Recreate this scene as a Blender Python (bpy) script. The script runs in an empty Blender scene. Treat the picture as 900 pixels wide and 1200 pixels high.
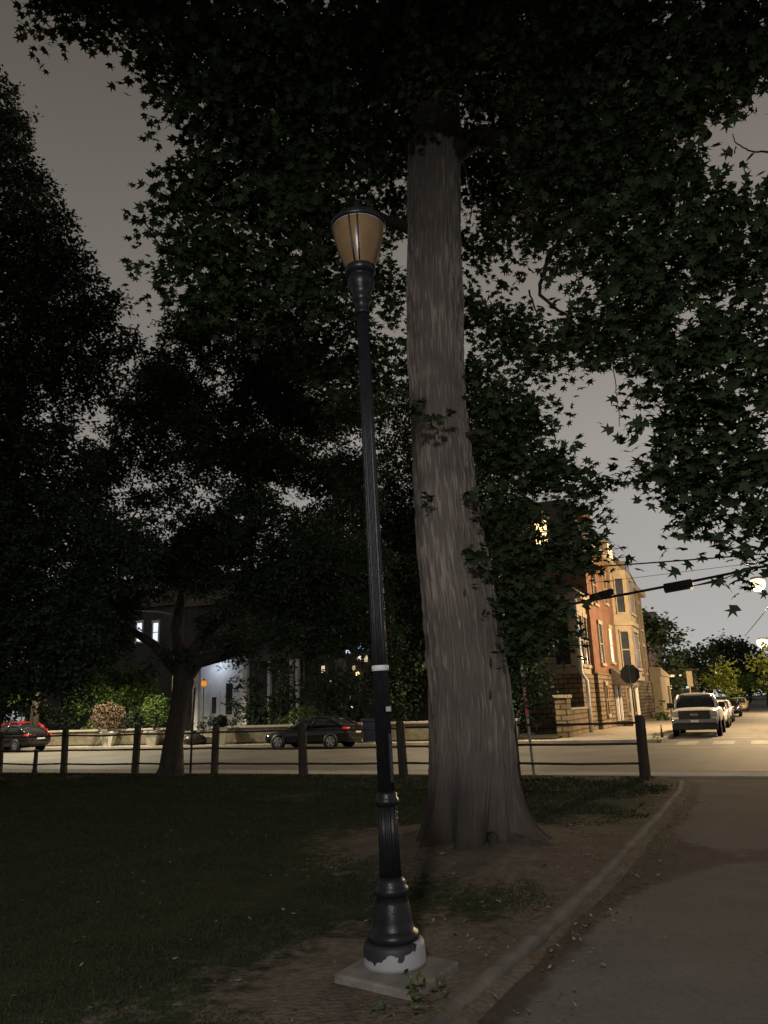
import bpy, bmesh, math, random
import numpy as np
from mathutils import Vector, Matrix

rnd = random.Random(7)
NP = np.random.default_rng(11)
scene = bpy.context.scene
col = scene.collection
R = math.radians

# ------------------------------------------------------------------ camera
F, H = 900.0, 1.65                       # focal length in photo pixels (900 x 1200), eye height
PITCH, ROLL = math.atan(228 / 900), -0.035
cam_d = bpy.data.cameras.new("camera")
cam = bpy.data.objects.new("camera", cam_d)
col.objects.link(cam)
cam_d.sensor_fit = 'VERTICAL'
cam_d.sensor_height = 36.0
cam_d.sensor_width = 27.0
cam_d.lens = 36.0 * F / 1200
cam_d.clip_start, cam_d.clip_end = 0.05, 3000
MROT = Matrix.Rotation(math.pi / 2 + PITCH, 3, 'X') @ Matrix.Rotation(ROLL, 3, 'Z')
cam.matrix_world = Matrix.Translation((0, 0, H)) @ MROT.to_4x4()
scene.camera = cam


def ray(x, y):
    return MROT @ Vector(((x - 450) / F, -(y - 600) / F, -1))


def gp(x, y, z=0.0):                      # survey helper: ground point under a photo pixel
    d = ray(x, y)
    return Vector((0, 0, H)) + d * ((z - H) / d.z)


def at(x, y, Y):                          # survey helper: point at forward distance Y
    d = ray(x, y)
    return Vector((0, 0, H)) + d * (Y / d.y)


CA, SA = math.cos(R(25)), math.sin(R(25))  # street frame: u along the cross street, v away from the camera


def uv(u, v, z=0.0):
    return Vector((u * CA + v * SA, -u * SA + v * CA, z))


def onv(x, y, v):                         # survey helper: (u, z) of a pixel on the plane v = const
    d = ray(x, y)
    p = Vector((0, 0, H)) + d * (v / (d.x * SA + d.y * CA))
    return p.x * CA - p.y * SA, p.z


def upx(x, v):                            # u of the image column x on the ground line v
    return onv(x, 830, v)[0]


# ------------------------------------------------------------------ materials
MATS = {}


def pm(name, c1, c2=None, scale=3.0, rough=0.8, bump=0.0, bscale=None, metal=0.0, spec=0.3, stretch=None, detail=6):
    m = bpy.data.materials.new(name)
    m.use_nodes = True
    nt = m.node_tree
    n, l = nt.nodes, nt.links
    b = n["Principled BSDF"]
    b.inputs["Roughness"].default_value = rough
    b.inputs["Metallic"].default_value = metal
    b.inputs["Specular IOR Level"].default_value = spec
    b.inputs["Base Color"].default_value = (*c1, 1)
    tc = n.new("ShaderNodeTexCoord")
    mp = n.new("ShaderNodeMapping")
    l.new(tc.outputs["Object"], mp.inputs[0])
    if stretch:
        mp.inputs["Scale"].default_value = stretch
    if c2:
        t = n.new("ShaderNodeTexNoise")
        t.inputs["Scale"].default_value = scale
        t.inputs["Detail"].default_value = detail
        t.inputs["Roughness"].default_value = 0.65
        l.new(mp.outputs[0], t.inputs["Vector"])
        r = n.new("ShaderNodeValToRGB")
        r.color_ramp.elements[0].position = 0.35
        r.color_ramp.elements[1].position = 0.65
        r.color_ramp.elements[0].color = (*c1, 1)
        r.color_ramp.elements[1].color = (*c2, 1)
        l.new(t.outputs[0], r.inputs[0])
        l.new(r.outputs[0], b.inputs["Base Color"])
    if bump:
        t2 = n.new("ShaderNodeTexNoise")
        t2.inputs["Scale"].default_value = bscale or scale * 4
        t2.inputs["Detail"].default_value = 5
        l.new(mp.outputs[0], t2.inputs["Vector"])
        bp = n.new("ShaderNodeBump")
        bp.inputs["Strength"].default_value = bump
        bp.inputs["Distance"].default_value = 0.02
        l.new(t2.outputs[0], bp.inputs["Height"])
        l.new(bp.outputs[0], b.inputs["Normal"])
    return m


def emit(name, c, s):
    m = bpy.data.materials.new(name)
    m.use_nodes = True
    b = m.node_tree.nodes["Principled BSDF"]
    b.inputs["Base Color"].default_value = (*c, 1)
    b.inputs["Emission Color"].default_value = (*c, 1)
    b.inputs["Emission Strength"].default_value = s
    return m


def leafmat(name, c1, c2, trans=0.25, rough=0.55):
    m = bpy.data.materials.new(name)
    m.use_nodes = True
    nt = m.node_tree
    n, l = nt.nodes, nt.links
    b = n["Principled BSDF"]
    b.inputs["Roughness"].default_value = rough
    b.inputs["Specular IOR Level"].default_value = 0.25
    g = n.new("ShaderNodeNewGeometry")
    r = n.new("ShaderNodeValToRGB")
    r.color_ramp.elements[0].color = (*c1, 1)
    r.color_ramp.elements[1].color = (*c2, 1)
    l.new(g.outputs["Random Per Island"], r.inputs[0])
    l.new(r.outputs[0], b.inputs["Base Color"])
    t = n.new("ShaderNodeBsdfTranslucent")
    l.new(r.outputs[0], t.inputs["Color"])
    mx = n.new("ShaderNodeMixShader")
    mx.inputs[0].default_value = trans
    l.new(b.outputs[0], mx.inputs[1])
    l.new(t.outputs[0], mx.inputs[2])
    l.new(mx.outputs[0], n["Material Output"].inputs[0])
    return m


def brickmat(name, c1, c2, mortar, bw, bh, bump=0.5, rough=0.85, along='u', offset=0.5, msize=0.012):
    """bricks or blocks laid in courses on a wall whose length runs along u or v (object space)"""
    m = bpy.data.materials.new(name)
    m.use_nodes = True
    nt = m.node_tree
    n, l = nt.nodes, nt.links
    b = n["Principled BSDF"]
    b.inputs["Roughness"].default_value = rough
    b.inputs["Specular IOR Level"].default_value = 0.2
    tc = n.new("ShaderNodeTexCoord")
    sx = n.new("ShaderNodeSeparateXYZ")
    l.new(tc.outputs["Object"], sx.inputs[0])

    def lin(a, c):
        m1 = n.new("ShaderNodeMath"); m1.operation = 'MULTIPLY'; m1.inputs[1].default_value = a
        m2 = n.new("ShaderNodeMath"); m2.operation = 'MULTIPLY_ADD'; m2.inputs[1].default_value = c
        l.new(sx.outputs[0], m1.inputs[0]); l.new(sx.outputs[1], m2.inputs[0]); l.new(m1.outputs[0], m2.inputs[2])
        return m2
    # u + v so that both wall directions get courses
    a = lin(CA + SA, -SA + CA)
    cx = n.new("ShaderNodeCombineXYZ")
    l.new(a.outputs[0], cx.inputs[0]); l.new(sx.outputs[2], cx.inputs[1])
    bt = n.new("ShaderNodeTexBrick")
    bt.offset = offset
    bt.inputs["Color1"].default_value = (*c1, 1)
    bt.inputs["Color2"].default_value = (*c2, 1)
    bt.inputs["Mortar"].default_value = (*mortar, 1)
    bt.inputs["Scale"].default_value = 1
    bt.inputs["Mortar Size"].default_value = msize
    bt.inputs["Brick Width"].default_value = bw
    bt.inputs["Row Height"].default_value = bh
    l.new(cx.outputs[0], bt.inputs["Vector"])
    t = n.new("ShaderNodeTexNoise"); t.inputs["Scale"].default_value = 1.3; t.inputs["Detail"].default_value = 6
    l.new(tc.outputs["Object"], t.inputs["Vector"])
    r = n.new("ShaderNodeValToRGB")
    r.color_ramp.elements[0].position = 0.3; r.color_ramp.elements[1].position = 0.7
    r.color_ramp.elements[0].color = (0.6, 0.6, 0.6, 1); r.color_ramp.elements[1].color = (1.1, 1.1, 1.1, 1)
    l.new(t.outputs[0], r.inputs[0])
    mx = n.new("ShaderNodeMix"); mx.data_type = 'RGBA'; mx.blend_type = 'MULTIPLY'; mx.inputs[0].default_value = 1
    l.new(bt.outputs["Color"], mx.inputs[6]); l.new(r.outputs[0], mx.inputs[7])
    l.new(mx.outputs[2], b.inputs["Base Color"])
    bp = n.new("ShaderNodeBump"); bp.inputs["Strength"].default_value = bump; bp.inputs["Distance"].default_value = 0.05; bp.invert = True
    l.new(bt.outputs["Fac"], bp.inputs["Height"])
    l.new(bp.outputs[0], b.inputs["Normal"])
    return m


M = dict(
    black_iron=pm("black_iron", (0.006, 0.0065, 0.0085), (0.012, 0.0125, 0.0155), 14, 0.36, 0.12, 60, spec=0.22),
    white_tape=pm("white_tape", (0.55, 0.55, 0.55), (0.42, 0.42, 0.43), 20, 0.5),
    concrete=pm("concrete", (0.165, 0.153, 0.134), (0.085, 0.078, 0.068), 5, 0.9, 0.35, 60),
    kerb=pm("kerb_concrete", (0.11, 0.098, 0.085), (0.05, 0.044, 0.037), 3, 0.9, 0.5, 35),
    wood=pm("weathered_wood", (0.06, 0.048, 0.037), (0.025, 0.02, 0.016), 4, 0.9, 0.5, 18, stretch=(3, 3, 0.5)),
    rail=pm("rail_metal", (0.03, 0.026, 0.022), (0.06, 0.045, 0.035), 8, 0.6),
    asphalt=pm("asphalt", (0.062, 0.059, 0.054), (0.12, 0.113, 0.1), 0.35, 0.75, 0.25, 40, detail=10),
    walk=pm("sidewalk_concrete", (0.36, 0.325, 0.27), (0.25, 0.225, 0.185), 1.2, 0.85, 0.2, 30, detail=9),
    paleconc=pm("pale_concrete", (0.42, 0.39, 0.34), (0.3, 0.275, 0.235), 1.2, 0.85, 0.15, 30, detail=9),
    paint=pm("road_paint", (0.36, 0.345, 0.31), (0.16, 0.15, 0.135), 3.5, 0.7, detail=9),
    earth=pm("far_ground", (0.03, 0.03, 0.018), (0.05, 0.045, 0.03), 0.3, 0.95),
    tyre=pm("tyre_rubber", (0.012, 0.012, 0.012), None, rough=0.85),
    rim=pm("alloy_rim", (0.55, 0.54, 0.52), (0.4, 0.4, 0.39), 5, 0.35, metal=0.5),
    carglass=pm("car_glass", (0.012, 0.014, 0.016), (0.02, 0.022, 0.024), 2, 0.06, spec=0.6),
    black_car=pm("black_car_paint", (0.008, 0.008, 0.01), (0.012, 0.012, 0.014), 2, 0.14, spec=0.6),
    white_car=pm("white_car_paint", (0.66, 0.64, 0.61), (0.58, 0.57, 0.54), 2, 0.28, spec=0.5),
    silver_car=pm("silver_car_paint", (0.42, 0.42, 0.41), (0.36, 0.36, 0.36), 2, 0.25, metal=0.4),
    tan_car=pm("tan_car_paint", (0.4, 0.3, 0.14), (0.34, 0.26, 0.12), 2, 0.3),
    red_car=pm("red_car_paint", (0.5, 0.03, 0.02), (0.42, 0.025, 0.02), 2, 0.25, spec=0.5),
    trim=pm("black_trim", (0.015, 0.015, 0.015), (0.025, 0.025, 0.025), 20, 0.55),
    chrome=pm("chrome", (0.4, 0.4, 0.4), (0.3, 0.3, 0.3), 8, 0.2, metal=0.9),
    lens=pm("clear_lens", (0.22, 0.22, 0.21), (0.34, 0.34, 0.32), 30, 0.1, spec=0.7),
    tail=emit("red_lens", (0.75, 0.02, 0.012), 0.3),
    cream=pm("cream_trim", (0.31, 0.255, 0.185), (0.22, 0.18, 0.128), 1.5, 0.7),
    white_wood=pm("white_painted_wood", (0.72, 0.72, 0.72), (0.56, 0.57, 0.58), 1.5, 0.6),
    slate=pm("slate_roof", (0.07, 0.06, 0.055), (0.12, 0.1, 0.085), 3, 0.8, 0.4, 18, stretch=(1, 1, 3)),
    pane=pm("dark_pane", (0.015, 0.018, 0.022), (0.03, 0.035, 0.04), 1.5, 0.08, spec=0.6),
    lit_cool=emit("lit_cool_window", (0.74, 0.82, 1.0), 1.1),
    lit_warm=emit("lit_warm_window", (1.0, 0.68, 0.3), 4),
    lit_soft=emit("lit_soft_window", (1.0, 0.78, 0.5), 0.75),
    lamp_warm=emit("sodium_lamp_lens", (1.0, 0.82, 0.5), 1.9),
    lit_orange=emit("orange_bulb", (1.0, 0.3, 0.03), 0.75),
    lit_green=emit("green_sign", (0.1, 1.0, 0.5), 0.7),
    lit_blue=emit("blue_sign", (0.15, 0.2, 1.0), 0.7),
    lit_sky=emit("pale_blue_sign", (0.35, 0.7, 1.0), 0.9),
    lit_white=emit("white_bulb", (1.0, 0.9, 0.75), 1.1),
    stucco=pm("stucco", (0.32, 0.27, 0.19), (0.24, 0.2, 0.14), 1.2, 0.9, 0.2, 25),
    greywall=pm("grey_rendered_wall", (0.075, 0.07, 0.066), (0.045, 0.043, 0.04), 0.8, 0.9, 0.2, 20),
    mauve=pm("mauve_siding", (0.3, 0.22, 0.22), (0.22, 0.17, 0.17), 1, 0.85),
    wallstone=pm("retaining_wall_stone", (0.2, 0.175, 0.125), (0.1, 0.088, 0.062), 2.5, 0.9, 0.5, 12),
    bluebin=pm("navy_plastic", (0.006, 0.008, 0.022), (0.009, 0.011, 0.028), 4, 0.4),
    bluebox=pm("blue_plastic", (0.05, 0.06, 0.6), (0.04, 0.05, 0.5), 4, 0.4),
    bag=pm("dark_bag", (0.014, 0.012, 0.012), (0.025, 0.02, 0.02), 5, 0.35, 0.4, 9),
    pot=pm("pale_planter", (0.6, 0.58, 0.52), (0.5, 0.48, 0.43), 3, 0.7),
    signback=pm("sign_back", (0.022, 0.024, 0.022), (0.03, 0.03, 0.028), 6, 0.6, metal=0.0),
    galv=pm("galvanised_steel", (0.25, 0.25, 0.24), (0.18, 0.18, 0.17), 9, 0.5, metal=0.3),
    cable=pm("cable_sheath", (0.01, 0.01, 0.01), (0.015, 0.015, 0.015), 5, 0.6),
    pole=pm("utility_pole_wood", (0.08, 0.06, 0.045), (0.05, 0.038, 0.03), 3, 0.9, 0.4, 12, stretch=(4, 4, .5)),
    pink=pm("red_reflector", (0.75, 0.16, 0.16), (0.6, 0.12, 0.12), 9, 0.35),
    whitepost=pm("white_post", (0.62, 0.6, 0.57), (0.5, 0.48, 0.45), 9, 0.5),
    brown_door=pm("brown_door", (0.08, 0.05, 0.03), (0.06, 0.035, 0.02), 4, 0.6),
    rootbark=pm("root_bark", (0.065, 0.054, 0.046), (0.03, 0.025, 0.021), 5, 0.95, 0.6, 22),
    darkbark=pm("dark_bark", (0.05, 0.042, 0.035), (0.022, 0.018, 0.015), 6, 0.95, 0.6, 20, stretch=(2, 2, .5)),
    brick=brickmat("red_brick", (0.2, 0.072, 0.042), (0.155, 0.055, 0.033), (0.17, 0.125, 0.09), 0.21, 0.07, 0.3),
    brownbrick=brickmat("brown_brick", (0.2, 0.12, 0.075), (0.15, 0.09, 0.06), (0.22, 0.17, 0.12), 0.21, 0.07, 0.3),
    stone=brickmat("rough_stone_block", (0.25, 0.185, 0.115), (0.15, 0.11, 0.07), (0.06, 0.045, 0.03), 0.5, 0.25, 1.0, msize=0.03),
    leaf_main=leafmat("sycamore_leaf", (0.023, 0.039, 0.0155), (0.034, 0.054, 0.0205), 0.22, 0.85),
    leaf_dark=leafmat("dark_leaf", (0.018, 0.032, 0.015), (0.028, 0.046, 0.021), 0.15),
    leaf_mid=leafmat("fine_leaf", (0.02, 0.036, 0.016), (0.034, 0.054, 0.023), 0.2),
    leaf_yard=leafmat("yard_leaf", (0.05, 0.09, 0.02), (0.1, 0.16, 0.035), 0.3),
    leaf_lime=leafmat("lime_leaf", (0.11, 0.15, 0.025), (0.2, 0.24, 0.045), 0.35),
    leaf_brown=leafmat("brown_leaf", (0.12, 0.08, 0.055), (0.2, 0.14, 0.1), 0.2),
    grassblade=leafmat("grass_blade", (0.016, 0.024, 0.008), (0.023, 0.033, 0.011), 0.05, 0.85),
    deadleaf=leafmat("dead_leaf", (0.03, 0.022, 0.015), (0.26, 0.21, 0.12), 0.2),
    weed=leafmat("weed_leaf", (0.035, 0.05, 0.018), (0.055, 0.07, 0.026), 0.25),
)

# amber lantern glass: tinted glass bowl, light enters through it
m = pm("amber_glass", (0.2, 0.125, 0.06), (0.14, 0.088, 0.042), 5, 0.25, spec=0.3)
_n, _l = m.node_tree.nodes, m.node_tree.links
_t = _n.new("ShaderNodeBsdfTranslucent"); _t.inputs[0].default_value = (0.36, 0.23, 0.11, 1)
_x = _n.new("ShaderNodeMixShader"); _x.inputs[0].default_value = 0.25
_l.new(_n["Principled BSDF"].outputs[0], _x.inputs[1]); _l.new(_t.outputs[0], _x.inputs[2])
_l.new(_x.outputs[0], _n["Material Output"].inputs[0])
M['amber'] = m

# white-painted footing with flaking black paint
m = pm("flaking_paint", (0.5, 0.5, 0.52), rough=0.6, spec=0.4)
nt = m.node_tree; n, l = nt.nodes, nt.links
b = n["Principled BSDF"]
tc = n.new("ShaderNodeTexCoord"); sp = n.new("ShaderNodeSeparateXYZ"); l.new(tc.outputs["Object"], sp.inputs[0])
nz = n.new("ShaderNodeTexNoise"); nz.inputs["Scale"].default_value = 7; nz.inputs["Detail"].default_value = 6
l.new(tc.outputs["Object"], nz.inputs["Vector"])
ad = n.new("ShaderNodeMath"); ad.operation = 'MULTIPLY_ADD'; ad.inputs[1].default_value = 2.6
l.new(sp.outputs[2], ad.inputs[0]); l.new(nz.outputs[0], ad.inputs[2])
a2 = n.new("ShaderNodeMath"); a2.operation = 'MULTIPLY_ADD'; a2.inputs[1].default_value = -1.15
l.new(sp.outputs[0], a2.inputs[0]); l.new(ad.outputs[0], a2.inputs[2])
rp = n.new("ShaderNodeValToRGB"); rp.color_ramp.interpolation = 'CONSTANT'
rp.color_ramp.elements[0].color = (0.23, 0.222, 0.232, 1); rp.color_ramp.elements[1].color = (0.014, 0.014, 0.016, 1)
rp.color_ramp.elements[1].position = 0.73
l.new(a2.outputs[0], rp.inputs[0]); l.new(rp.outputs[0], b.inputs["Base Color"])
M['flaking'] = m

# bark with pale ridge crests (vertex attribute 'ridge')
m = pm("furrowed_bark", (0.16, 0.13, 0.115), rough=0.95, spec=0.1)
nt = m.node_tree; n, l = nt.nodes, nt.links
b = n["Principled BSDF"]
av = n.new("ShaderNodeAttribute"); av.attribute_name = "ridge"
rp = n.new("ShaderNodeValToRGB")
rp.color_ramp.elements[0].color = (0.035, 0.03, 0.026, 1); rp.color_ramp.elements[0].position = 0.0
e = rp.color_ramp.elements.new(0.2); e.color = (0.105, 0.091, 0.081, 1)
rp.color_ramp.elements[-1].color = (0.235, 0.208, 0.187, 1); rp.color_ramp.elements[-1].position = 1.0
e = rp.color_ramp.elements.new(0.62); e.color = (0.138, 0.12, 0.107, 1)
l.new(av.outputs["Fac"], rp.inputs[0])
tc = n.new("ShaderNodeTexCoord")
nz = n.new("ShaderNodeTexNoise"); nz.inputs["Scale"].default_value = 1.6; nz.inputs["Detail"].default_value = 8
l.new(tc.outputs["Object"], nz.inputs["Vector"])
r2 = n.new("ShaderNodeValToRGB")
r2.color_ramp.elements[0].position = 0.3; r2.color_ramp.elements[1].position = 0.7
r2.color_ramp.elements[0].color = (0.68, 0.68, 0.7, 1); r2.color_ramp.elements[1].color = (1.1, 1.07, 1.04, 1)
l.new(nz.outputs[0], r2.inputs[0])
mx = n.new("ShaderNodeMix"); mx.data_type = 'RGBA'; mx.blend_type = 'MULTIPLY'; mx.inputs[0].default_value = 1
l.new(rp.outputs[0], mx.inputs[6]); l.new(r2.outputs[0], mx.inputs[7]); l.new(mx.outputs[2], b.inputs["Base Color"])
n3 = n.new("ShaderNodeTexNoise"); n3.inputs["Scale"].default_value = 60; n3.inputs["Detail"].default_value = 4
l.new(tc.outputs["Object"], n3.inputs["Vector"])
bp = n.new("ShaderNodeBump"); bp.inputs["Strength"].default_value = 0.5; bp.inputs["Distance"].default_value = 0.01
l.new(n3.outputs[0], bp.inputs["Height"]); l.new(bp.outputs[0], b.inputs["Normal"])
M['bark'] = m


def ground_mix(name, ca, cb, cc, cd, attr, s1, s2, bump, fine=12, fstr=1.0):
    """two-tone material a/b blended into c/d by a vertex attribute"""
    m = pm(name, ca, rough=0.95, spec=0.12)
    nt = m.node_tree; n, l = nt.nodes, nt.links
    b = n["Principled BSDF"]
    tc = n.new("ShaderNodeTexCoord")

    def tone(c1, c2, s):
        t = n.new("ShaderNodeTexNoise"); t.inputs["Scale"].default_value = s; t.inputs["Detail"].default_value = 10; t.inputs["Roughness"].default_value = 0.7
        l.new(tc.outputs["Object"], t.inputs["Vector"])
        r = n.new("ShaderNodeValToRGB")
        r.color_ramp.elements[0].position = 0.35; r.color_ramp.elements[1].position = 0.66
        r.color_ramp.elements[0].color = (*c1, 1); r.color_ramp.elements[1].color = (*c2, 1)
        l.new(t.outputs[0], r.inputs[0]); return r
    A, B = tone(ca, cb, s1), tone(cc, cd, s2)
    av = n.new("ShaderNodeAttribute"); av.attribute_name = attr
    t = n.new("ShaderNodeTexNoise"); t.inputs["Scale"].default_value = 6; t.inputs["Detail"].default_value = 8
    l.new(tc.outputs["Object"], t.inputs["Vector"])
    ad = n.new("ShaderNodeMath"); ad.operation = 'ADD'; l.new(av.outputs["Fac"], ad.inputs[0]); l.new(t.outputs[0], ad.inputs[1])
    r = n.new("ShaderNodeValToRGB"); r.color_ramp.elements[0].position = 0.85; r.color_ramp.elements[1].position = 1.12
    l.new(ad.outputs[0], r.inputs[0])
    # (attribute + noise) in 0..2 -> centre about 1
    mx = n.new("ShaderNodeMix"); mx.data_type = 'RGBA'
    l.new(r.outputs[0], mx.inputs[0]); l.new(A.outputs[0], mx.inputs[6]); l.new(B.outputs[0], mx.inputs[7])
    t3 = n.new("ShaderNodeTexNoise"); t3.inputs["Scale"].default_value = fine; t3.inputs["Detail"].default_value = 6; t3.inputs["Roughness"].default_value = 0.75
    l.new(tc.outputs["Object"], t3.inputs["Vector"])
    r3 = n.new("ShaderNodeValToRGB"); r3.color_ramp.elements[0].position = 0.38; r3.color_ramp.elements[1].position = 0.64
    r3.color_ramp.elements[0].color = (0.55, 0.54, 0.53, 1); r3.color_ramp.elements[1].color = (1.4, 1.38, 1.35, 1)
    l.new(t3.outputs[0], r3.inputs[0])
    m3 = n.new("ShaderNodeMix"); m3.data_type = 'RGBA'; m3.blend_type = 'MULTIPLY'; m3.inputs[0].default_value = fstr
    l.new(mx.outputs[2], m3.inputs[6]); l.new(r3.outputs[0], m3.inputs[7])
    l.new(m3.outputs[2], b.inputs["Base Color"])
    t2 = n.new("ShaderNodeTexNoise"); t2.inputs["Scale"].default_value = 25; t2.inputs["Detail"].default_value = 8
    l.new(tc.outputs["Object"], t2.inputs["Vector"])
    bp = n.new("ShaderNodeBump"); bp.inputs["Strength"].default_value = bump; bp.inputs["Distance"].default_value = 0.04
    l.new(t2.outputs[0], bp.inputs["Height"]); l.new(bp.outputs[0], b.inputs["Normal"])
    r.color_ramp.elements[1].position = 1.0
    r.color_ramp.elements[0].position = 0.75
    return m


M['lawn'] = ground_mix("lawn_soil", (0.017, 0.022, 0.009), (0.034, 0.038, 0.018), (0.07, 0.056, 0.043), (0.12, 0.1, 0.078), "dirt", 1.3, 2.2, 0.7, 12, 0.55)
M['path'] = ground_mix("path_concrete", (0.116, 0.107, 0.098), (0.084, 0.077, 0.07), (0.035, 0.029, 0.024), (0.062, 0.052, 0.043), "debris", 0.9, 3, 0.25, 30, 0.32)


# ------------------------------------------------------------------ mesh helpers
class MB:
    def __init__(s):
        s.v, s.f, s.sm = [], [], []

    def add(s, verts, faces, smooth=False):
        o = len(s.v)
        s.v += [Vector(p) for p in verts]
        s.f += [tuple(i + o for i in q) for q in faces]
        s.sm += [smooth] * len(faces)
        return s

    def hexa(s, c):                        # 8 corners: bottom ring then top ring (counter-clockwise from above)
        return s.add(c, [(3, 2, 1, 0), (4, 5, 6, 7), (0, 1, 5, 4), (1, 2, 6, 5), (2, 3, 7, 6), (3, 0, 4, 7)])

    def box(s, x0, x1, y0, y1, z0, z1):
        return s.hexa([(x0, y0, z0), (x1, y0, z0), (x1, y1, z0), (x0, y1, z0), (x0, y0, z1), (x1, y0, z1), (x1, y1, z1), (x0, y1, z1)])

    def ubox(s, u0, u1, v0, v1, z0, z1):   # box in the street frame
        return s.hexa([uv(u0, v0, z0), uv(u1, v0, z0), uv(u1, v1, z0), uv(u0, v1, z0), uv(u0, v0, z1), uv(u1, v0, z1), uv(u1, v1, z1), uv(u0, v1, z1)])

    def tube(s, pts, rad, seg=10, cap=True):
        pts = [Vector(p) for p in pts]
        if not hasattr(rad, '__len__'):
            rad = [rad] * len(pts)
        rings = []
        ref = Vector((0.13, 0.31, 0.94))
        for i, p in enumerate(pts):
            t = (pts[min(i + 1, len(pts) - 1)] - pts[max(i - 1, 0)]).normalized()
            a = t.cross(ref)
            if a.length < 0.05:
                a = t.cross(Vector((1, 0, 0)))
            a.normalize()
            b = t.cross(a)
            rings.append([p + (a * math.cos(2 * math.pi * k / seg) + b * math.sin(2 * math.pi * k / seg)) * rad[i] for k in range(seg)])
        vs = [q for r_ in rings for q in r_]
        fs = []
        for i in range(len(rings) - 1):
            for k in range(seg):
                k2 = (k + 1) % seg
                fs.append((i * seg + k, (i + 1) * seg + k, (i + 1) * seg + k2, i * seg + k2))
        if cap:
            fs.append(tuple(range(seg)))
            fs.append(tuple(reversed(range((len(rings) - 1) * seg, len(rings) * seg))))
        return s.add(vs, fs, True)

    def lathe(s, prof, seg=32, c=(0, 0), flute=0, depth=0.0, capb=True, capt=True):
        vs, fs = [], []
        for (r_, z) in prof:
            for k in range(seg):
                a = 2 * math.pi * k / seg
                rr = r_ * (1 - depth * abs(math.cos(a * flute / 2)) ** 2) if flute else r_
                vs.append((c[0] + rr * math.cos(a), c[1] + rr * math.sin(a), z))
        for i in range(len(prof) - 1):
            for k in range(seg):
                k2 = (k + 1) % seg
                fs.append((i * seg + k, i * seg + k2, (i + 1) * seg + k2, (i + 1) * seg + k))
        if capb:
            fs.append(tuple(reversed(range(seg))))
        if capt:
            fs.append(tuple(range((len(prof) - 1) * seg, len(prof) * seg)))
        return s.add(vs, fs, True)

    def loft(s, sections, smooth=True):
        k = len(sections[0])
        vs = [p for q in sections for p in q]
        fs = []
        for i in range(len(sections) - 1):
            for j in range(k):
                j2 = (j + 1) % k
                fs.append((i * k + j, i * k + j2, (i + 1) * k + j2, (i + 1) * k + j))
        fs.append(tuple(reversed(range(k))))
        fs.append(tuple(range((len(sections) - 1) * k, len(sections) * k)))
        return s.add(vs, fs, smooth)

    def build(s, name, mat, parent=None, bevel=0.0, sub=0, local=False):
        """link as ONE object; vertices given in world space unless local"""
        me = bpy.data.meshes.new(name)
        off = Vector((0, 0, 0)) if (local or parent is None) else WORLD[parent.name]
        me.from_pydata([p - off for p in s.v], [], s.f)
        me.materials.append(mat)
        me.polygons.foreach_set("use_smooth", s.sm)
        bm = bmesh.new(); bm.from_mesh(me)
        bmesh.ops.recalc_face_normals(bm, faces=bm.faces)
        bm.to_mesh(me); bm.free()
        o = bpy.data.objects.new(name, me)
        col.objects.link(o)
        if parent is not None:
            o.parent = parent
        WORLD[o.name] = off.copy() if not local else Vector((0, 0, 0))
        if bevel:
            md = o.modifiers.new("bevel", 'BEVEL'); md.width = bevel; md.segments = 2; md.limit_method = 'ANGLE'
        if sub:
            md = o.modifiers.new("sub", 'SUBSURF'); md.levels = sub; md.render_levels = sub
        return o


WORLD = {}


def tag(o, label=None, cat=None, group=None, kind=None):
    if label: o["label"] = label
    if cat: o["category"] = cat
    if group: o["group"] = group
    if kind: o["kind"] = kind
    return o


def thing(name, loc, label, cat, group=None, rot=(0, 0, 0)):
    o = bpy.data.objects.new(name, None)
    o.empty_display_size = 0.2
    col.objects.link(o)
    o.location = loc
    o.rotation_euler = rot
    WORLD[o.name] = Vector(loc)
    return tag(o, label, cat, group)


def fast_mesh(name, verts, faces_flat, k, mat, parent=None, attr=None, smooth=False):
    """big mesh from numpy arrays, all faces with k corners"""
    off = np.array(WORLD[parent.name]) if parent is not None else np.zeros(3)
    me = bpy.data.meshes.new(name)
    nv, nf = len(verts), len(faces_flat) // k
    me.vertices.add(nv)
    me.vertices.foreach_set("co", (verts - off).astype(np.float32).ravel())
    me.loops.add(nf * k)
    me.loops.foreach_set("vertex_index", faces_flat.astype(np.int32))
    me.polygons.add(nf)
    me.polygons.foreach_set("loop_start", np.arange(0, nf * k, k, dtype=np.int32))
    me.polygons.foreach_set("use_smooth", np.full(nf, smooth))
    if attr:
        a = me.attributes.new(attr[0], 'FLOAT', 'POINT')
        a.data.foreach_set("value", attr[1].astype(np.float32))
    me.update(calc_edges=True)
    me.validate()
    me.materials.append(mat)
    o = bpy.data.objects.new(name, me)
    col.objects.link(o)
    if parent is not None:
        o.parent = parent
    WORLD[o.name] = Vector(off)
    return o


# leaf outlines (x across, y towards the tip); the first point is the fan centre
def star_leaf():
    pts = [(0, 0.42, 0.03)]
    lobes = [(-118, .55), (-62, .62), (0, .66), (62, .62), (118, .55)]
    out = []
    out.append((0.02, 0.0))
    for i, (a, r_) in enumerate(reversed(lobes)):
        if i > 0:
            am = (a + prev) / 2
            out.append((0.2 * math.sin(R(am)), 0.42 + 0.2 * math.cos(R(am))))
        out.append((r_ * math.sin(R(a)) * .9, 0.42 + r_ * math.cos(R(a)) * .9))
        prev = a
    out.append((-0.02, 0.0))
    for x, y in out:
        pts.append((x, y, -0.22 * (x * x + (y - .42) ** 2)))
    return np.array(pts), [(0, i, i % (len(pts) - 1) + 1) for i in range(1, len(pts))]


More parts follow.
